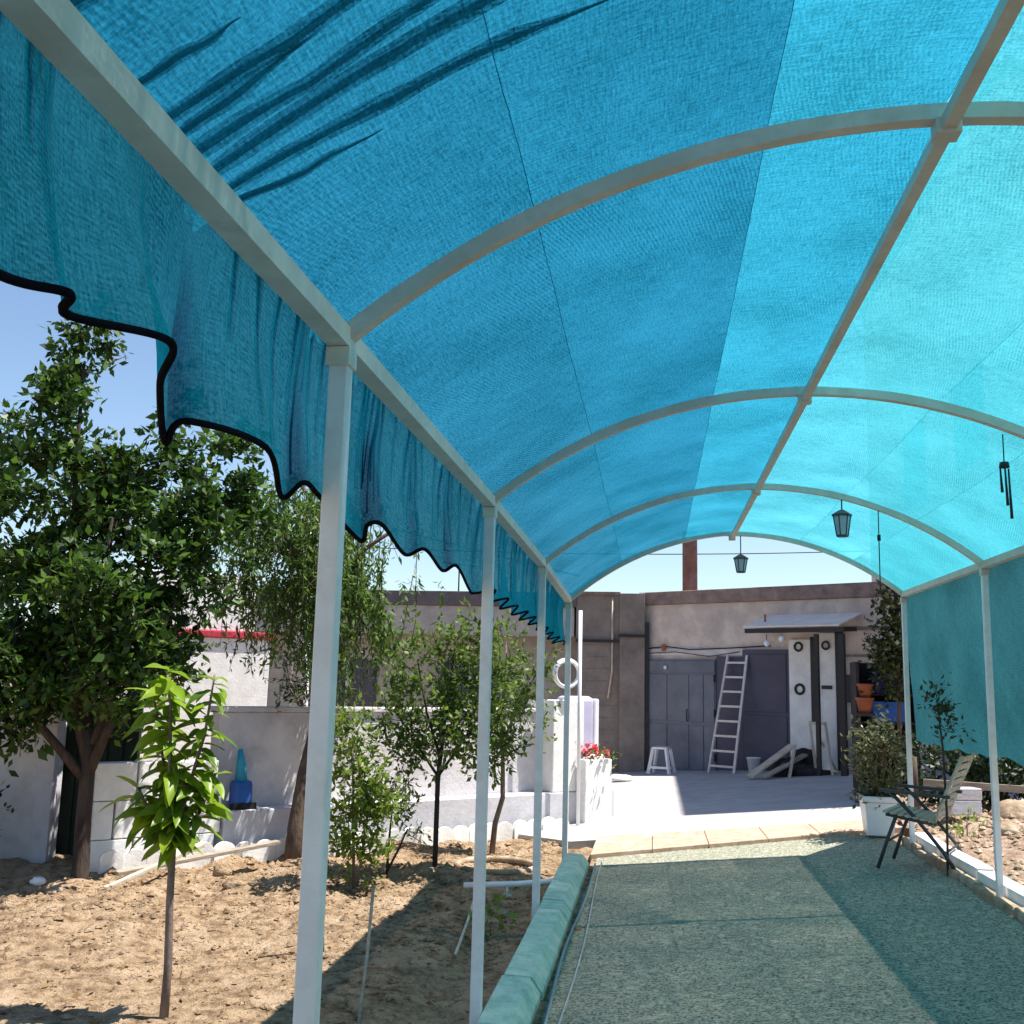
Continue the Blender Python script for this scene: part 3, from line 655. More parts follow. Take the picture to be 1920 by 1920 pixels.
small_tree('dark_bush', 'dark leafy bush rising behind the grey garden wall', (-3.9,11.9,-.24),
    [([(0,0,-.05),(0,0,1.0),(.05,0,2.0)],[.05,.045,.02])],
    0, [(-3.9,11.9,1.5,.35,.35,.5,4),(-3.75,12.0,2.1,.3,.3,.4,2.5)], 300, 11, .07, M['L_dark'], 71, M['bark'], .3)
small_tree('weed', 'bright green weed in the shade beside the second post', (-1.10,7.35,-.24),
    [([(0,0,-.02),(0,0,.08)],[.006,.004])], 0, [(-1.10,7.35,-.12,.07,.07,.05,1)], 9, 6, .06, M['L_yel'], 75, M['bark2'], .6, 'plant')

# ---- dry leaves and weeds on the soil
rg = np.random.default_rng(77); xx = -rg.uniform(1.0, 5.6, 900); yy_ = rg.uniform(4.2, 9.6, 900); kp = yy_ < 8.6+(xx+4.6)*.98; xx = xx[kp]; yy_ = yy_[kp]
pp = np.array([(a, b_, soilz(a, b_)+.012) for a, b_ in zip(xx, yy_)]); dd = rg.normal(0,1,(len(pp),3)); dd[:,2] *= .12
v, fc = leafblob(pp, dd, np.full(len(pp), .045), .5, .1, 78)
dl = leaves_obj('dry_leaves', v, fc, leafmat('dry_leaf', [(.20,.11,.05),(.32,.2,.09),(.12,.07,.035)], .2, .8), None); tag(dl, 'dry brown leaves strewn over the garden soil', 'leaves')

# ---- stakes, ring, pipe, sticks, planks and rocks in the garden
def stick(name, a, c, rr, m, label, cat): return tag(MB().tube([a, Vector(a).lerp(Vector(c), .5)+Vector((.006,0,0)), c], rr, 7).build(name, m), label, cat)
stick('garden_stake', (-2.02,6.55,-.28), (-2.09,6.55,.55), .011, M['stake'], 'thin dark stake standing just left of the nearest post', 'stake')
stick('garden_stake', (-1.44,5.30,-.28), (-1.55,5.9,.30), .009, M['wood'], 'thin grey stick leaning in the shaded soil right of the nearest post', 'stake')
stick('garden_stake', (-1.0,9.2,-.28), (-1.0,9.2,.75), .013, M['stake'], 'thin dark stake just left of the third post', 'stake')
stick('dry_stick', (-1.21,6.65,-.21), (-1.30,7.9,-.10), .010, M['palewood'], 'pale dry stick lying in the shade left of the second post', 'stick')
t = thing('water_pipe', 'white water pipe with small tap crossing from soil to green kerb', 'pipe', (-1.05,8.4,-.1))
MB().tube([(-.42,-.06,-.02),(.0,0,.0),(.30,.05,.03)], .022, 10).build('pipe', M['whiteplastic'], t)
MB().tube([(-.08,-.01,0),(-.08,-.01,-.08)], .012, 8).tube([(-.11,-.01,-.085),(-.05,-.01,-.085)], .009, 6).build('tap', M['whiteplastic'], t)
rgm = MB(); rgm.torus((0,0,0), .36, .03, 'z', 36, 8)
tag(rgm.build('concrete_ring', M['stone'], loc=(-1.42,9.75,-.20)), 'pale half buried ring around a hole near the second post', 'ring')
def plank(a, c, wd, th, m, label):
    return tag(MB().bar(a, c, wd, th).build('plank', m, bevel=.004), label, 'plank')
plank((-4.25,8.0,-.22), (-3.80,8.75,.02), .05, .03, M['palewood'], 'pale plank propped against the white block wall by the big tree')
plank((-4.35,8.35,-.17), (-3.35,9.35,-.02), .09, .03, M['wood'], 'grey plank lying along the foot of the white block wall')
def rock(p, s_, m, label, seed):
    bm = bmesh.new(); bmesh.ops.create_icosphere(bm, subdivisions=3, radius=1)
    for vv in bm.verts:
        k = 1+.35*noise.noise(vv.co*1.3+Vector((seed,0,0)))+.12*noise.noise(vv.co*3.5+Vector((seed,0,0)))
        vv.co = Vector((vv.co.x*s_[0], vv.co.y*s_[1], vv.co.z*s_[2]))*k
    me = bpy.data.meshes.new('rock'); bm.to_mesh(me); bm.free(); me.polygons.foreach_set('use_smooth', [True]*len(me.polygons))
    o = link_mesh('rock', me, m); o.location = p; return tag(o, label, 'rock')
rock((-4.62,7.35,-.23), (.10,.08,.06), M['soil'], 'rounded tan rock in the left soil in front of the big tree', 1)
rock((-4.85,8.05,-.20), (.06,.05,.035), M['white'], 'small whitish rock beside the foot of the big tree', 2)
rock((-3.65,8.85,-.20), (.09,.07,.06), M['soil'], 'brown clod of earth at the foot of the scalloped edging', 3)
rock((-3.35,8.4,-.22), (.10,.08,.05), M['soil'], 'flat brown clod between the edging and the nearest post', 4)
rock((-2.55,7.9,-.2), (.10,.08,.05), M['soil'], 'brown clod in sunlit soil left of the nearest post', 6)

# ------------------------------------------------------------------ left garden wall (runs diagonally)
LA = R(44.8); LB = Vector((-4.59,8.7,0)); ldir = Vector((math.cos(LA), math.sin(LA), 0)); lnor = Vector((-math.sin(LA), math.cos(LA), 0))
se = thing('scalloped_edging', 'row of white scalloped edging tiles along the far side of the soil', 'edging', LB, LA)
n_ = 12; prof = [(-.098,-.30),(.098,-.30)]+[(.098*math.cos(math.pi*i/n_), -.125+.075*math.sin(math.pi*i/n_)) for i in range(n_+1)]
vs = [(x,-.02,z) for x, z in prof]+[(x,.02,z) for x, z in prof]; nn_ = len(prof)
tile = MB().add(vs, [tuple(range(nn_)), tuple(range(2*nn_-1, nn_-1, -1))]+[(i,nn_+i,nn_+(i+1)%nn_,(i+1)%nn_) for i in range(nn_)]).mesh('edging_tile')
for k in range(26):
    o = link_mesh('edging_tile', tile, M['white'], se); o.location = (.0+.2*k, rnd.uniform(-.008,.008), rnd.uniform(-.012,.012)); o.rotation_euler = (rnd.uniform(-.06,.06), rnd.uniform(-.02,.02), 0)
gw = thing('garden_wall', 'low grey plastered garden wall with pale plinth behind scalloped edging', 'wall', LB, LA)
MB().box((1.02,.36,-.35), (4.94,.56,1.10)).build('wall', M['plaster'], gw, bevel=.01)
MB().box((1.00,.33,1.102), (4.94,.59,1.15)).build('coping', M['plaster'], gw, bevel=.008)
MB().box((1.02,.10,-.35), (5.9,.357,.205)).build('plinth', M['plinth'], gw, bevel=.012)
wb = thing('block_wall', 'low whitewashed block wall beside the big tree trunk', 'wall', LB, LA)
for row in range(3):
    for k in range(3):
        x0 = -.16+.37*k-(.18 if row % 2 else 0); x1 = x0+.36; x0 = max(x0,-.16); x1 = min(x1,.99)
        MB().box((x0+.004,.10,-.3+.325*row), (x1-.004,.28,-.3+.325*row+.318)).build('block', M['white'], wb, bevel=.008)
    if row % 2: MB().box((.754,.10,-.3+.325*row), (.986,.28,-.3+.325*row+.318)).build('block', M['white'], wb, bevel=.008)
wp = MB().box((4.95,.12,.207), (5.42,.62,1.25)); tag(wp.build('white_pillar', M['white'], bevel=.012), 'bright white pillar ending the grey garden wall near the far left post', 'pillar')
bpy.data.objects['white_pillar'].location = LB; bpy.data.objects['white_pillar'].rotation_euler = (0,0,LA)
pl = thing('white_planter', 'bright white masonry planter at the left corner of the patio', 'planter', LB, LA)
MB().box((5.30,-.05,-.35), (5.72,.098,.58)).build('front', M['white'], pl, bevel=.015)
MB().box((5.44,.36,-.35), (5.98,.80,.60)).build('body', M['white'], pl, bevel=.015)
ln_ = thing('water_tank', 'rounded pale lilac tank with white rim behind the red flowers', 'tank', LB, LA)
MB().box((5.40,.40,.602), (5.84,.66,1.30)).build('tank_body', M['lilac'], ln_, bevel=.06)
MB().box((5.85,.42,.602), (5.93,.64,1.27)).build('rim', M['whiteplastic'], ln_, bevel=.02)
pw = LB+ldir*5.5+lnor*.0
rf = thing('red_flowers', 'red flowering plant on top of the white planter', 'flowers', (pw.x, pw.y, .58)); rg = np.random.default_rng(9)
pp = rg.normal(0,1,(70,3))*np.array([.08,.06,.04])+np.array([-.03,0,.09]); v, fc = leafblob(pp, rg.normal(0,1,(70,3)), np.full(70,.055), .9, .3, 2); leaves_obj('petals', v, fc, M['redf'], rf)
pp = rg.normal(0,1,(90,3))*np.array([.12,.08,.05])+np.array([.02,0,.03]); v, fc = leafblob(pp, rg.normal(0,1,(90,3)), np.full(90,.055), .6, .3, 3); leaves_obj('leaves', v, fc, M['L_small'], rf)
pw = LB+ldir*5.12+lnor*.10
hc = MB()
for k in range(5): hc.torus((0,.012*k-.03,.004*k), .15+.008*(k%3), .016, 'y', 30, 7)
o = hc.build('hose_coil', M['whiteplastic'], loc=(pw.x, pw.y, 1.56)); o.rotation_euler = (0,0,.5); tag(o, 'coil of white hose hanging above the white pillar', 'hose')
tag(MB().tube([(-.86,12.25,-.3),(-.865,12.25,2.30)], .022, 10).build('white_pole', M['whiteplastic']), 'thin white pole beside the far left canopy post', 'pole')
# blue things against the wall
pb = LB+ldir*1.15+lnor*.02
t = thing('blue_jug', 'bright blue plastic jug standing against the grey garden wall', 'jug', (pb.x, pb.y, .208), LA)
MB().box((-.02,.13,0), (.17,.30,.26)).build('jug_body', M['blue'], t, bevel=.04)
MB().tube([(.07,.21,.25),(.06,.21,.42),(.04,.21,.55)], [.06,.045,.02], 10).build('neck', M['teal'], t)
MB().box((-.06,.12,-.0), (.2,.125,.06)).build('base_band', M['dark'], t)

# left gate pillar, grey wall, dark sheet with the shade of the opening painted in
tag(MB().box((-5.52,8.98,-.35), (-5.36,9.14,1.34)).build('gate_pillar', M['plinth'], bevel=.01), 'white gate pillar in the shade at the far left', 'pillar')
tag(MB().box((-9.5,9.02,-.35), (-5.525,9.2,1.06)).build('boundary_wall', M['plaster'], bevel=.01), 'grey boundary wall left of the white gate pillar', 'wall')
gt = thing('dark_opening', 'dark green sheet standing in for the dark opening between white pillar and big tree', 'opening', (-5.0,9.25,-.3))
MB().box((-.62,0,0), (.30,.03,1.45)).build('shade_sheet', M['opening_shade'], gt)
for k in range(6): MB().box((-.48+.15*k,-.018,.02), (-.45+.15*k,-.001,1.43)).build('bar', M['opening_shade'], gt)
small_tree('dark_shrub', 'dark low shrub in the shade in front of the left boundary wall', (-5.85,8.3,-.24), [([(0,0,0),(0,0,.4)],[.012,.006])], 0, [(-5.85,8.3,.1,.35,.25,.35,2),(-6.4,8.3,.2,.4,.25,.4,2)], 170, 10, .07, M['L_dark'], 81, M['bark'], .5, 'shrub')

small_tree('background_tree', 'dark broad tree beyond the left boundary wall', (-7.6,12.2,-.3), [([(0,0,0),(0,0,1.2),(.1,0,2.0)],[.09,.07,.03])], 0, [(-7.6,12.2,1.9,.8,.6,.7,3),(-8.6,12.0,1.6,.8,.6,.7,3),(-6.7,12.4,1.4,.6,.5,.6,2),(-9.6,11.8,1.8,.8,.6,.9,3),(-8.2,12.0,.6,1.4,.4,.6,4)], 700, 12, .10, M['L_dark'], 85, M['bark'], .5)

# ------------------------------------------------------------------ background houses on the left
ks = thing('white_kiosk', 'white hut with red roof edge behind the trees', 'hut', (-6.35,15.0,-.3), R(38))
MB().box((-1.6,0,0), (.66,2.6,2.30)).build('wall', M['white'], ks, bevel=.01)
MB().box((-1.62,-.05,2.302), (.69,2.62,2.40)).build('roof_edge', M['red'], ks, bevel=.01)
MB().box((-1.55,.02,2.402), (.40,2.5,3.25)).build('upper_wall', M['white'], ks, bevel=.01)
tag(MB().tube([(-5.55,16,-.3),(-5.58,16,4.0)], [.13,.11], 12).build('concrete_pole', M['greywall']), 'thick grey pole right of the white hut', 'pole')
tag(MB().tube([(-5.28,15.6,-.3),(-5.3,15.6,2.1)], .04, 8).build('white_pole', M['white']), 'short thin white pole behind the grey garden wall', 'pole')
lb_ = thing('block_house', 'long low grey block house with dark roof fascia on the left', 'house', (-4.4,19.6,-.3))
MB().box((-6.5,.9,0), (2.9,6,3.1)).build('wall', M['greywall'], lb_)
MB().box((-6.5,.0,2.62), (2.9,.897,3.17)).build('parapet', M['greywall'], lb_, bevel=.01)
MB().box((-6.6,-.08,3.172), (2.95,6,3.44)).build('fascia', M['fascia'], lb_, bevel=.01)
for (x0, x1) in ((-4.6,-3.4),(-2.3,-1.1),(.2,1.4)):
    wn = MB().box((x0,.86,1.0), (x1,.895,2.1)).build('window', M['door2'], lb_)
    MB().box((x0-.06,.82,.94), (x1+.06,.858,.995)).build('sill', M['plinth'], wn); MB().box(((x0+x1)/2-.025,.835,1.0), ((x0+x1)/2+.025,.857,2.1)).build('mullion', M['plinth'], wn)
bh = thing('brown_annex', 'narrow brown blockwork annex between grey house and steel doors', 'annex', (-.8,19.55,-.3))
MB().box((-.66,.0,0), (.16,4,3.40)).build('wall', M['brown'], bh)
MB().box((.16,-.14,0), (.62,4,3.43)).build('pilaster', M['brown'], bh, bevel=.01)
MB().box((-.66,-.08,2.52), (.16,-.003,2.57)).build('ledge', M['black'], bh)
MB().box((.14,-.20,2.62), (.62,-.142,2.67)).build('ledge', M['black'], bh)
MB().box((.62,-.1,.1), (.70,-.02,2.9)).build('downpipe', M['black'], bh)
MB().tube([(.02,-.04,3.35),(.02,-.04,2.0),(-.05,-.04,1.5)], .02, 6).build('conduit', M['palewood'], bh)
MB().box((-.66,-.06,3.402), (.16,4,3.46)).build('roof_edge', M['band'], bh)
for k in range(11):
    MB().box((-.65,-.006,.06+.22*k), (.155,-.001,.265+.22*k)).build('course', M['brown'], bh)

# ------------------------------------------------------------------ workshop facade (turned to the left)
FA = -R(34.2)
ws = thing('workshop_house', 'pinkish rendered workshop with steel doors at the end of the walkway', 'house', (-.18,19.6,0), FA)
W = lambda a, c, n_, m, p=ws, bv=0: MB().box(a, c).build(n_, m, p, bevel=bv)
W((-.1,.0,-.4), (6.5,4,2.92), 'wall', M['pink'])
W((-.1,-.07,2.922), (6.5,4,3.16), 'roof_band', M['band'], bv=.015)
W((-.1,-.02,2.0), (2.95,-.003,2.12), 'lintel', M['plaster'])
# double leaf steel door
d1 = W((.07,-.05,-.2), (1.52,-.004,1.93), 'double_door', M['door'])
for (x0, x1) in ((.10,.52),(.55,.98),(1.06,1.28),(1.30,1.50)):
    W((x0,-.066,.02), (x1,-.052,.78), 'panel', M['door'], d1, .006); W((x0,-.066,.84), (x1,-.052,1.66), 'panel', M['door'], d1, .006)
W((.08,-.068,1.70), (1.51,-.052,1.90), 'transom', M['door'], d1, .006)
MB().lathe([(0,.03),(.03,.02),(.04,0),(0,0)], (0,0,0), 12).build('door_lamp', M['whiteplastic'], d1, loc=(.51,-.09,1.78)).rotation_euler = (R(90),0,0)
for hx in (.085,1.505):
    for hz in (.25,1.0,1.6): MB().tube([(hx,-.06,hz-.06),(hx,-.06,hz+.06)], .016, 6).build('hinge', M['black'], d1)
MB().tube([(.96,-.07,.85),(.96,-.10,.88),(.96,-.10,1.02),(.96,-.07,1.05)], .01, 6).build('handle', M['black'], d1)
W((1.53,-.03,-.2), (2.04,-.004,1.98), 'dark_recess', M['door2'])  # flat dark panel: shade of the recess behind the ladder put into colour
d2 = W((2.06,-.06,-.2), (2.93,-.004,2.10), 'single_door', M['door2'])
W((2.10,-.075,.1), (2.88,-.062,1.0), 'panel', M['door2'], d2, .006); W((2.10,-.075,1.06), (2.88,-.062,2.02), 'panel', M['door2'], d2, .006)
W((2.94,-.09,-.2), (3.33,-.004,2.26), 'white_panel', M['white'], bv=.008)
W((3.43,-.06,-.2), (3.74,-.004,2.36), 'white_panel', M['white'], bv=.008)
W((3.335,-.11,-.2), (3.425,-.004,2.3), 'pillar', M['black'])
W((3.76,-.10,-.2), (3.86,-.004,2.42), 'pillar', M['black'])
W((3.86,-.02,2.40), (5.2,-.003,2.46), 'moulding', M['brown'])
W((3.86,-.02,1.98), (5.2,-.003,2.02), 'moulding', M['brown'])
W((3.93,-.10,1.26), (4.16,-.003,1.70), 'meter_box', M['black'], bv=.01)
W((4.0,-.03,1.86), (4.12,-.003,1.90), 'wall_bracket', M['black'])
def orn(s_, z, rr, label): 
    o = MB().torus((0,0,0), rr, rr*.3, 'y', 20, 6).build('wall_ring', M['black'], ws, loc=(s_,-.10,z)); return o
orn(3.13,1.45,.075,''); orn(3.12,2.14,.065,''); orn(3.60,2.16,.06,'')
W((3.50,-.075,1.46), (3.68,-.062,1.52), 'name_plate', M['black'])
# cables strung over the wall
MB().tube([(-.1,-.06,2.1),(.5,-.05,2.16),(1.0,-.05,2.10),(1.7,-.05,2.12),(2.6,-.06,2.16)], .012, 6).build('cable', M['black'], ws)
MB().tube([(.0,-.06,2.03),(.7,-.05,2.06),(1.4,-.05,1.98),(2.0,-.05,2.06)], .008, 6).build('cable', M['black'], ws)
W((.42,-.08,2.08), (.5,-.06,2.2), 'junction_box', M['terra'])
# chimney on the roof
ch = MB().box((0,0,0), (.29,.29,1.55)).build('chimney', M['brick'], ws, bevel=.01); ch.location = (-.2,1.6,3.0); ch.rotation_euler = (0,0,-FA)
# awning of pale sheets on black posts
aw = thing('awning', 'pale lean-to sheet roof on black posts over the workshop side', 'awning', (-.18,19.6,0), FA)
for k in range(4):
    x0 = 2.58+.41*k; x1 = x0+.415
    vs = [(x0,-.95,2.42),(x1,-.95,2.42),(x1,-.08,2.66),(x0,-.08,2.66),(x0,-.95,2.435+.004*(k%2)),(x1,-.95,2.435+.004*(k%2)),(x1,-.08,2.675+.004*(k%2)),(x0,-.08,2.675+.004*(k%2))]
    MB().add(vs, [(0,3,2,1),(4,5,6,7),(0,1,5,4),(1,2,6,5),(2,3,7,6),(3,0,4,7)]).build('sheet', M['awning'], aw)
MB().box((2.6,-.93,2.33), (4.28,-.86,2.40)).build('front_beam', M['black'], aw)
MB().box((2.55,-.5,2.36), (4.28,-.44,2.43)).build('rafter', M['black'], aw)
MB().box((4.19,-.94,-.1), (4.28,-.86,2.30)).build('post', M['black'], aw); MB().box((3.80,-.93,-.1), (3.86,-.87,2.30)).build('post', M['black'], aw)
MB().tube([(3.0,-.98,2.50),(3.0,-.98,2.62)], .018, 6).build('finial', M['terra'], aw)
def fac(s_, d_, z): return Vector((-.18,19.6,z))+Vector((math.cos(FA),math.sin(FA),0))*s_-Vector((-math.sin(FA),math.cos(FA),0))*d_
for (s_, z, lab) in ((2.98,2.16,'white lamp globe hanging at the left end of the awning'),(3.24,2.23,'white lamp globe hanging under the middle of the awning')):
    p = fac(s_, .90, z); t = thing('lamp_globe', lab, 'lamp', p)
    MB().lathe([(0,-.05),(.035,-.038),(.05,0),(.035,.038),(.015,.05),(0,.052)], n=14).build('globe', M['whiteplastic'], t); MB().tube([(0,0,.05),(0,0,2.30-z+.005)], .006, 5).build('cord', M['black'], t)

# ------------------------------------------------------------------ things in front of the workshop
t = thing('ladder', 'pale metal ladder leaning against the workshop doors', 'ladder', (-.18,19.6,0), FA)
for (xb, xt) in ((1.66,1.80),(2.14,2.17)): MB().bar((xb,-.52,.03), (xt,-.09,2.0), .045, .028).build('rail', M['alu'], t)
for k in range(8):
    q = .06+.125*k; z = .03+1.97*q; MB().bar((1.66+.14*q,-.52+.43*q-.005,z), (2.14+.03*q,-.52+.43*q-.005,z), .03, .035).build('rung', M['alu'], t)
t = thing('stool', 'white plastic stool in front of the left steel door', 'stool', (.12,18.7,gz(.12)+.012), -.3)
MB().box((-.14,-.14,.42), (.14,.14,.455)).build('seat', M['whiteplastic'], t, bevel=.012)
for sx in (-1,1):
    for sy in (-1,1): MB().bar((sx*.19,sy*.17,0), (sx*.12,sy*.12,.42), .045, .045).build('leg', M['whiteplastic'], t)
for sx in (-1,1): MB().bar((sx*.175,-.155,.11), (sx*.175,.155,.11), .02, .04).build('stretcher', M['whiteplastic'], t)
MB().bar((-.17,-.157,.11), (.17,-.157,.11), .02, .04).build('stretcher', M['whiteplastic'], t)
t = thing('bucket', 'white plastic bucket right of the ladder', 'bucket', (1.62,17.95,gz(1.62)+.012))
MB().lathe([(0,0),(.085,0),(.112,.225),(.12,.225),(.12,.24),(.105,.24),(.08,.01),(0,.01)], n=24).build('body', M['whiteplastic'], t)
MB().tube([(.115*math.cos(a),.115*math.sin(a)-.02*math.sin(a),.225-.10*math.sin(a)) for a in np.linspace(0,math.pi,12)], .004, 5).build('handle', M['alu'], t)
def lump(name, p, s_, m, label, cat, seed):
    o = rock(p, s_, m, label, seed); o.name = name; o['category'] = cat; return o
lump('rag_pile', (-.55,17.6,-.06), (.22,.14,.06), M['white'], 'small heap of pale rags on the patio by the brown annex', 'rags', 12)
# timber and sacks pile
pb0 = Vector((1.72,16.75,gz(1.7)+.012))
def board(a, c, wd, th, m, label): return tag(MB().bar(pb0+Vector(a), pb0+Vector(c), wd, th, (0,1,.3)).build('board', m, bevel=.003), label, 'board')
board((-.28,-.05,.02),(.42,.3,.50),.03,.18,M['palewood'],'pale board sloping up from the patio onto the dark heap')
board((-.1,-.2,.02),(.6,.25,.36),.03,.12,M['wood'],'grey board lying across the front of the dark heap')
board((.30,-.1,.0),(.42,.12,.46),.03,.10,M['palewood'],'short upright board leaning on the dark heap')
lump('sack', tuple(pb0+Vector((.35,.25,.13))), (.28,.2,.18), M['sack'], 'dark bulging sack behind the sloping boards', 'sack', 15)
lump('sack', tuple(pb0+Vector((.72,.15,.08))), (.3,.2,.13), M['sack'], 'flat dark sack right of the sloping boards', 'sack', 16)
lump('sack', tuple(pb0+Vector((.62,.45,.25))), (.2,.18,.2), M['sack'], 'upright dark sack at the back of the heap', 'sack', 17)
t = thing('deck_chair', 'folded pale deck chair leaning beside the black awning post', 'chair', (2.62,16.95,gz(2.6)+.012), FA)
for x in (-.16,.10):
    MB().bar((x+.12,-.25,0), (x-.12,.05,.78), .03, .045).build('rail', M['palewood'], t)
MB().bar((-.28,.03,.76),(-.02,.03,.76),.03,.04).build('top_rail', M['palewood'], t)
MB().add([(-.255,.03,.75),(-.035,.03,.75),(.19,-.22,.08),(-.03,-.22,.08)], [(0,1,2,3)]).build('canvas', M['awning'], t)
MB().bar((.18,.05,0),(-.02,-.12,.5),.03,.03).build('prop', M['palewood'], t)

# ------------------------------------------------------------------ right side: tall house, vine, shelf, drums
sh = thing('side_house', 'tall plain house on the right behind the side net', 'house', (4.45,13.3,-.3))
MB().box((0,0,0), (8,9,9.75)).build('wall', M['pink'], sh)
MB().box((-.06,-.06,9.752), (8.1,9.1,9.95)).build('roof_slab', M['band'], sh)
for (y0, z0) in ((1.2,1.3),(4.4,1.3),(1.2,4.9),(4.4,4.9)):
    wn = MB().box((-.02,y0,z0), (-.003,y0+1.4,z0+1.4)).build('window', M['darkblue'], sh); MB().box((-.08,y0-.05,z0-.07), (-.003,y0+1.45,z0-.01)).build('sill', M['plinth'], wn)
vn = thing('climbing_vine', 'climbing vine on a post at the right end of the patio', 'vine', (2.86,13.1,gz(2.86)))
MB().tube([(0,0,0),(.03,0,1.2),(.02,.0,2.75)], [.03,.025,.015], 8).build('stem', M['bark'], vn)
org = np.array(vn.location)
p_, d_, tw = branch_cloud(91, [(2.86,13.1,2.45,.17,.17,.3,2),(2.9,13.1,2.0,.18,.17,.3,2),(2.84,13.1,1.65,.17,.17,.25,2),(2.76,13.1,1.9,.12,.1,.15,.8)], 210, 11, .06)
v, fc = leafblob(p_-org, d_, np.full(len(p_), .07), .6, .4, 92, .25); leaves_obj('leaves', v, fc, M['L_vine'], vn)
t = thing('storage_shelf', 'dark wooden shelf unit behind the potted shrub', 'shelf', (2.80,13.35,gz(2.8)))
for x in (-.34,.34): MB().box((x-.02,0,0), (x+.02,.35,1.62)).build('side', M['sack'], t)
for z in (.02,.5,.88,1.22): MB().box((-.318,.002,z), (.318,.348,z+.025)).build('shelf_board', M['sack'], t)
MB().box((-.36,.352,0), (.36,.37,1.62)).build('back', M['dark'], t)
def crate(p, s_, m, label):
    t = thing('crate', label, 'crate', p)
    MB().box((-s_[0]/2,0,0), (s_[0]/2,s_[1],s_[2])).build('body', m, t, bevel=.012); MB().box((-s_[0]/2-.008,-.008,s_[2]-.03), (s_[0]/2+.008,s_[1]+.008,s_[2]+.004)).build('rim', m, t, bevel=.004)
crate((2.84,13.36,gz(2.8)+.906), (.44,.3,.24), M['blue'], 'bright blue crate on the dark shelf behind the potted shrub')
crate((2.86,13.36,gz(2.8)+1.246), (.38,.3,.26), M['darkblue'], 'dark blue crate on the top board of the dark shelf')
def pot(name, p, r0, r1, h, m, label): return tag(MB().lathe([(0,0),(r0,0),(r1,h*.85),(r1*1.12,h*.85),(r1*1.12,h),(r1*.92,h),(r1*.85,h*.8),(0,h*.8)], n=20).build(name, m, loc=p), label, 'pot')
pot('clay_pot', (2.52,13.25,gz(2.5)+1.04), .07, .10, .18, M['terra'], 'lower terracotta pot on the stand left of the dark shelf')
pot('clay_pot', (2.53,13.25,gz(2.5)+1.225), .06, .09, .16, M['terra'], 'upper terracotta pot stacked left of the dark shelf')
t = thing('pot_stand', 'dark plant stand under the terracotta pots', 'stand', (2.52,13.25,gz(2.5)))
MB().box((-.1,-.1,1.0), (.1,.1,1.038)).build('top', M['sack'], t)
for sx in (-1,1):
    for sy in (-1,1): MB().box((sx*.08-.012,sy*.08-.012,0), (sx*.08+.012,sy*.08+.012,.998)).build('leg', M['sack'], t)

# potted shrub
pt = thing('flower_pot', 'white square tapered flower pot at the right end of the turf', 'pot', (2.06,10.35,gz(2.06)+.03))
def frust(a, b_, z0, z1): return [(-a,-a,z0),(a,-a,z0),(a,a,z0),(-a,a,z0),(-b_,-b_,z1),(b_,-b_,z1),(b_,b_,z1),(-b_,b_,z1)]
FS = [(0,3,2,1),(4,5,6,7),(0,1,5,4),(1,2,6,5),(2,3,7,6),(3,0,4,7)]
MB().add(frust(.115,.145,0,.30), FS).build('body', M['whiteplastic'], pt, bevel=.012)
MB().add(frust(.165,.168,.302,.355), FS).build('rim', M['whiteplastic'], pt, bevel=.01)
MB().add(frust(.14,.14,.34,.362), FS).build('potting_soil', M['dark'], pt)
ps = thing('potted_shrub', 'variegated yellow green shrub growing in the white pot', 'shrub', (2.06,10.35,gz(2.06)+.39)); org = np.array(ps.location)
q = MB()
for k in range(7): a = k*.9; q.tube([(.03*math.cos(a),.03*math.sin(a),-.04),(.07*math.cos(a),.07*math.sin(a),.3),(.12*math.cos(a),.12*math.sin(a),.55)], [.007,.006,.003], 5)
q.build('stem', M['bark2'], ps)
p_, d_, tw = branch_cloud(95, [(2.06,10.35,.78,.15,.15,.25,3),(2.05,10.35,.98,.14,.14,.13,1.5),(2.07,10.35,.55,.13,.13,.12,1.2)], 190, 8, .05)
v, fc = leafblob(p_-org, d_, np.full(len(p_), .06), .5, .4, 96, 0); leaves_obj('leaves', v, fc, M['L_pot'], ps)

# garden chair, facing left
gc = thing('garden_chair', 'reclined garden chair with pale slats and dark arms beside the white pot', 'chair', (2.03,8.62,gz(2.0)+.03), R(66))
for sx in (-1,1):
    x = sx*.27
    MB().tube([(x,.27,0),(x,.20,.20),(x,.13,.38)], .014, 8).build('leg', M['chairmetal'], gc)
    MB().tube([(x,-.30,0),(x,-.20,.16),(x,-.02,.38),(x,.16,.56)], .014, 8).build('leg', M['chairmetal'], gc)
    MB().tube([(x,-.13,.33),(x,-.22,.55),(x,-.36,.86)], .014, 8).build('back_rail', M['chairslat'], gc)
    MB().bar((x,.24,.575), (x,-.26,.555), .045, .022).build('armrest', M['chairmetal'], gc)
    MB().tube([(x,.20,.40),(x,-.16,.35)], .014, 8).build('seat_rail', M['chairmetal'], gc)
MB().tube([(-.27,.20,.20),(.27,.20,.20)], .010, 6).build('stretcher', M['chairmetal'], gc); MB().tube([(-.27,-.21,.15),(.27,-.21,.15)], .010, 6).build('stretcher', M['chairmetal'], gc)
for k in range(7):
    y = .20-.054*k; MB().bar((-.285,y,.418-.0075*k), (.285,y,.418-.0075*k), .040, .016).build('seat_slat', M['chairslat'], gc)
for k in range(8):
    z = .42+.058*k; y = -.165-(z-.42)*.44; MB().bar((-.285,y,z), (.285,y,z), .014, .034).build('back_slat', M['chairslat'], gc)

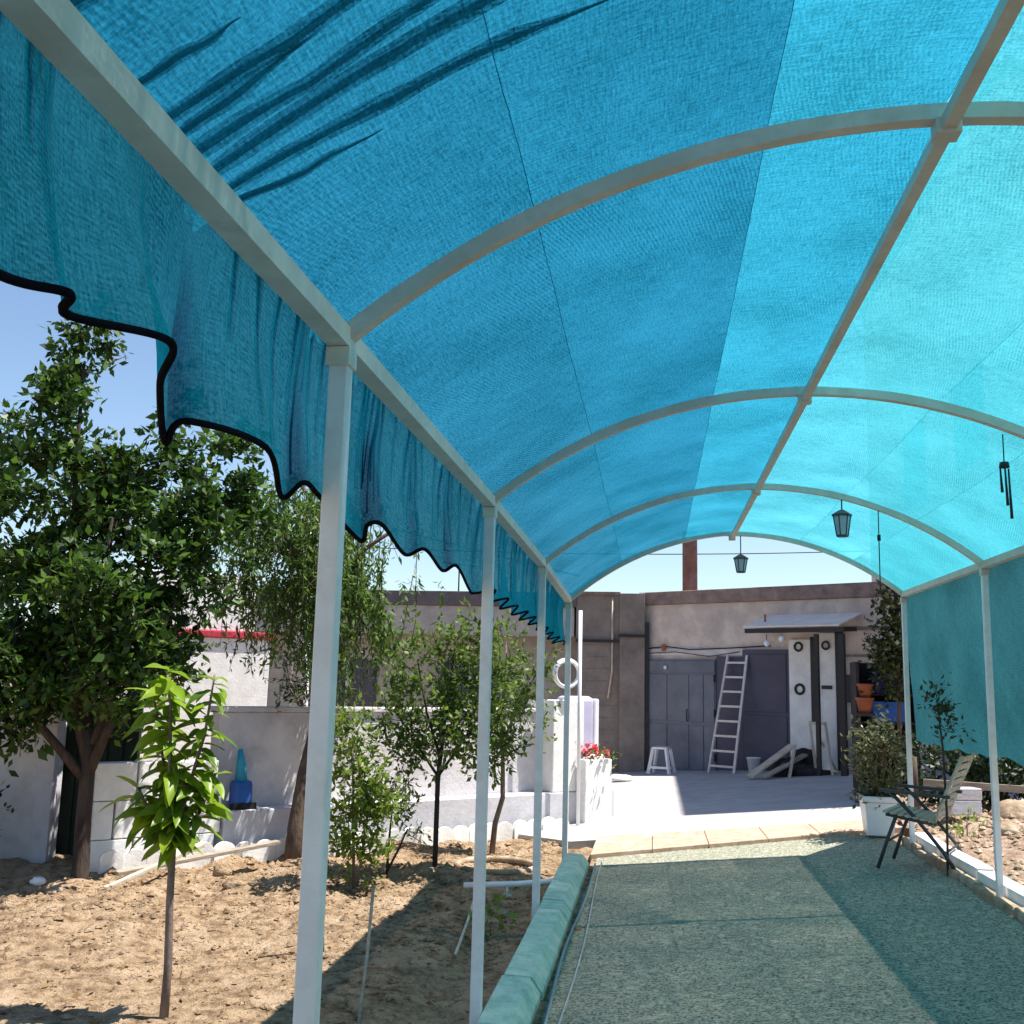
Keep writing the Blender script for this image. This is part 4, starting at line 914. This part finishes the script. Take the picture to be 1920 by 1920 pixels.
# stone edging on the right: tan stones below, white kerb blocks above
re_ = thing('stone_edging', 'low course of tan stones along the right edge of the turf', 'edging', (2.16,0,0))
y = 3.0; k = 0
while y < 9.7:
    L_ = rnd.uniform(.22,.42); z0 = gz(2.16)
    MB().box((-.02+rnd.uniform(-.015,.015), y, z0-.15), (.06, y+L_-.03, z0+.055+rnd.uniform(-.02,.02))).build('stone', M['stone'], re_, bevel=.018)
    y += L_; k += 1
kr = thing('white_kerb', 'sunlit white kerb blocks at the foot of the right posts', 'kerb', (2.29,0,0))
for k in range(7):
    y = 3.05+.98*k; a = rnd.uniform(-.02,.02)
    Mx = Matrix.Translation((0,y,gz(2.29)+rnd.uniform(-.01,.01))) @ Matrix.Rotation(a,4,'Z')
    MB().box((-.065,.0,-.15), (.065,.90,.115), Mx).build('kerb_block', M['white'], kr, bevel=.012)
def bedz(x, y): p = Vector((x,y,0)); return gz(2.3)+.06+.10*min(1,(x-2.3)/.8)+.05*noise.noise(p*1.8)+.03*noise.noise(p*6)+.02*noise.noise(p*15)
struct(grid('planting_bed', 2.345, 6.5, 1.0, 13.2, 110, 260, bedz, M['gravel']))
cl = MB(); rc = random.Random(13)
for i in range(1500):
    x = rc.uniform(2.4,4.6); y = rc.uniform(5,13); sz = rc.uniform(.012,.045); z = bedz(x,y)+sz*.3
    vs = [(x+a*sz*rc.uniform(.7,1.4), y+b_*sz*rc.uniform(.7,1.4), z+c*sz*rc.uniform(.5,.9)) for (a,b_,c) in ((1,0,0),(-1,0,0),(0,1,0),(0,-1,0),(0,0,1),(0,0,-1))]
    cl.add(vs, [(0,2,4),(2,1,4),(1,3,4),(3,0,4),(2,0,5),(1,2,5),(3,1,5),(0,3,5)])
stuff(tag(cl.build('rubble', M['stone']), 'loose tan rubble on the bed behind the white kerb blocks', 'rubble'))
rock((3.0,9.75,.30), (.12,.09,.06), M['stone'], 'flat tan stone behind the garden chair', 22)
rock((3.35,10.6,.34), (.22,.16,.12), M['stone'], 'tan boulder on the bed beyond the right posts', 23)
rock((2.75,8.1,.27), (.12,.1,.08), M['stone'], 'tan rock just behind the white kerb near the right post', 24)
small_tree('bed_seedling', 'small yellow green seedling in the rubble bed behind the chair', (2.62,9.55,.25), [([(0,0,-.02),(0,0,.12)],[.006,.004])], 0, [(2.62,9.55,.33,.08,.08,.07,1)], 14, 6, .06, M['L_yel'], 97, M['bark2'], .4, 'plant')
small_tree('thin_sapling', 'thin dark sapling standing in front of the right side net', (2.13,8.30,.2), [([(0,0,-.08),(.01,0,.4),(.0,0,.85),(-.03,0,1.2)],[.010,.009,.008,.004])], 0, [(2.14,8.3,1.30,.035,.05,.06,1),(2.17,8.3,1.15,.04,.05,.07,1),(2.09,8.3,1.42,.03,.04,.05,.8)], 34, 6, .05, M['L_dark'], 98, M['stake'], .5, 'sapling')
small_tree('dark_hedge', 'dark hedge seen in the gap below the right side net', (3.5,11.5,.3), [([(0,0,0),(0,0,.5)],[.03,.02]),([(-.9,-.3,0),(-.9,-.3,.5)],[.03,.02])], 0, [(3.05,11.9,.62,.4,.3,.3,2),(3.5,11.5,.62,.45,.3,.3,2),(4.0,11.1,.62,.45,.3,.32,2),(4.5,10.5,.62,.5,.4,.35,2)], 520, 11, .08, M['L_dark'], 99, M['bark'], .5, 'hedge')
t = thing('block_stack', 'two pale concrete blocks on the bed behind the chair', 'blocks', (2.86,10.6,.33), .3)
MB().box((-.16,-.09,0), (.16,.09,.13)).build('block', M['plinth'], t, bevel=.008); MB().box((-.1,-.09,.132), (.17,.09,.24)).build('block', M['plaster'], t, bevel=.008)
tag(MB().bar((2.7,11.3,.55),(4.6,10.2,.56),.03,.07).build('rail', M['wood'], bevel=.004), 'grey timber rail running in front of the dark hedge', 'rail')
# ------------------------------------------------------------------ wires in the sky
def cable(a, c, sag, label):
    a = Vector(a); c = Vector(c); return tag(MB().tube([a.lerp(c, t)-Vector((0,0,sag*4*t*(1-t))) for t in np.linspace(0,1,24)], .012, 5).build('overhead_cable', M['black']), label, 'cable')
cable((-12.5,14,6.1), (-1.5,21,3.6), .15, 'thin dark overhead cable sloping down across the left sky')
cable((-8,24,4.6), (9,25,4.9), .25, 'thin overhead cable crossing the sky above the workshop')
t = thing('aerial', 'small roof aerial above the grey block house', 'aerial', (-3.9,20.5,3.1)); MB().tube([(0,0,0),(0,0,.75)], .015, 6).build('mast', M['black'], t)
MB().tube([(-.35,0,.7),(.35,.0,.62)], .012, 5).build('boom', M['black'], t)
for k in range(5): MB().tube([(-.3+.15*k,-.12,.70-.017*k),(-.3+.15*k,.12,.70-.017*k)], .007, 5).build('element', M['black'], t)
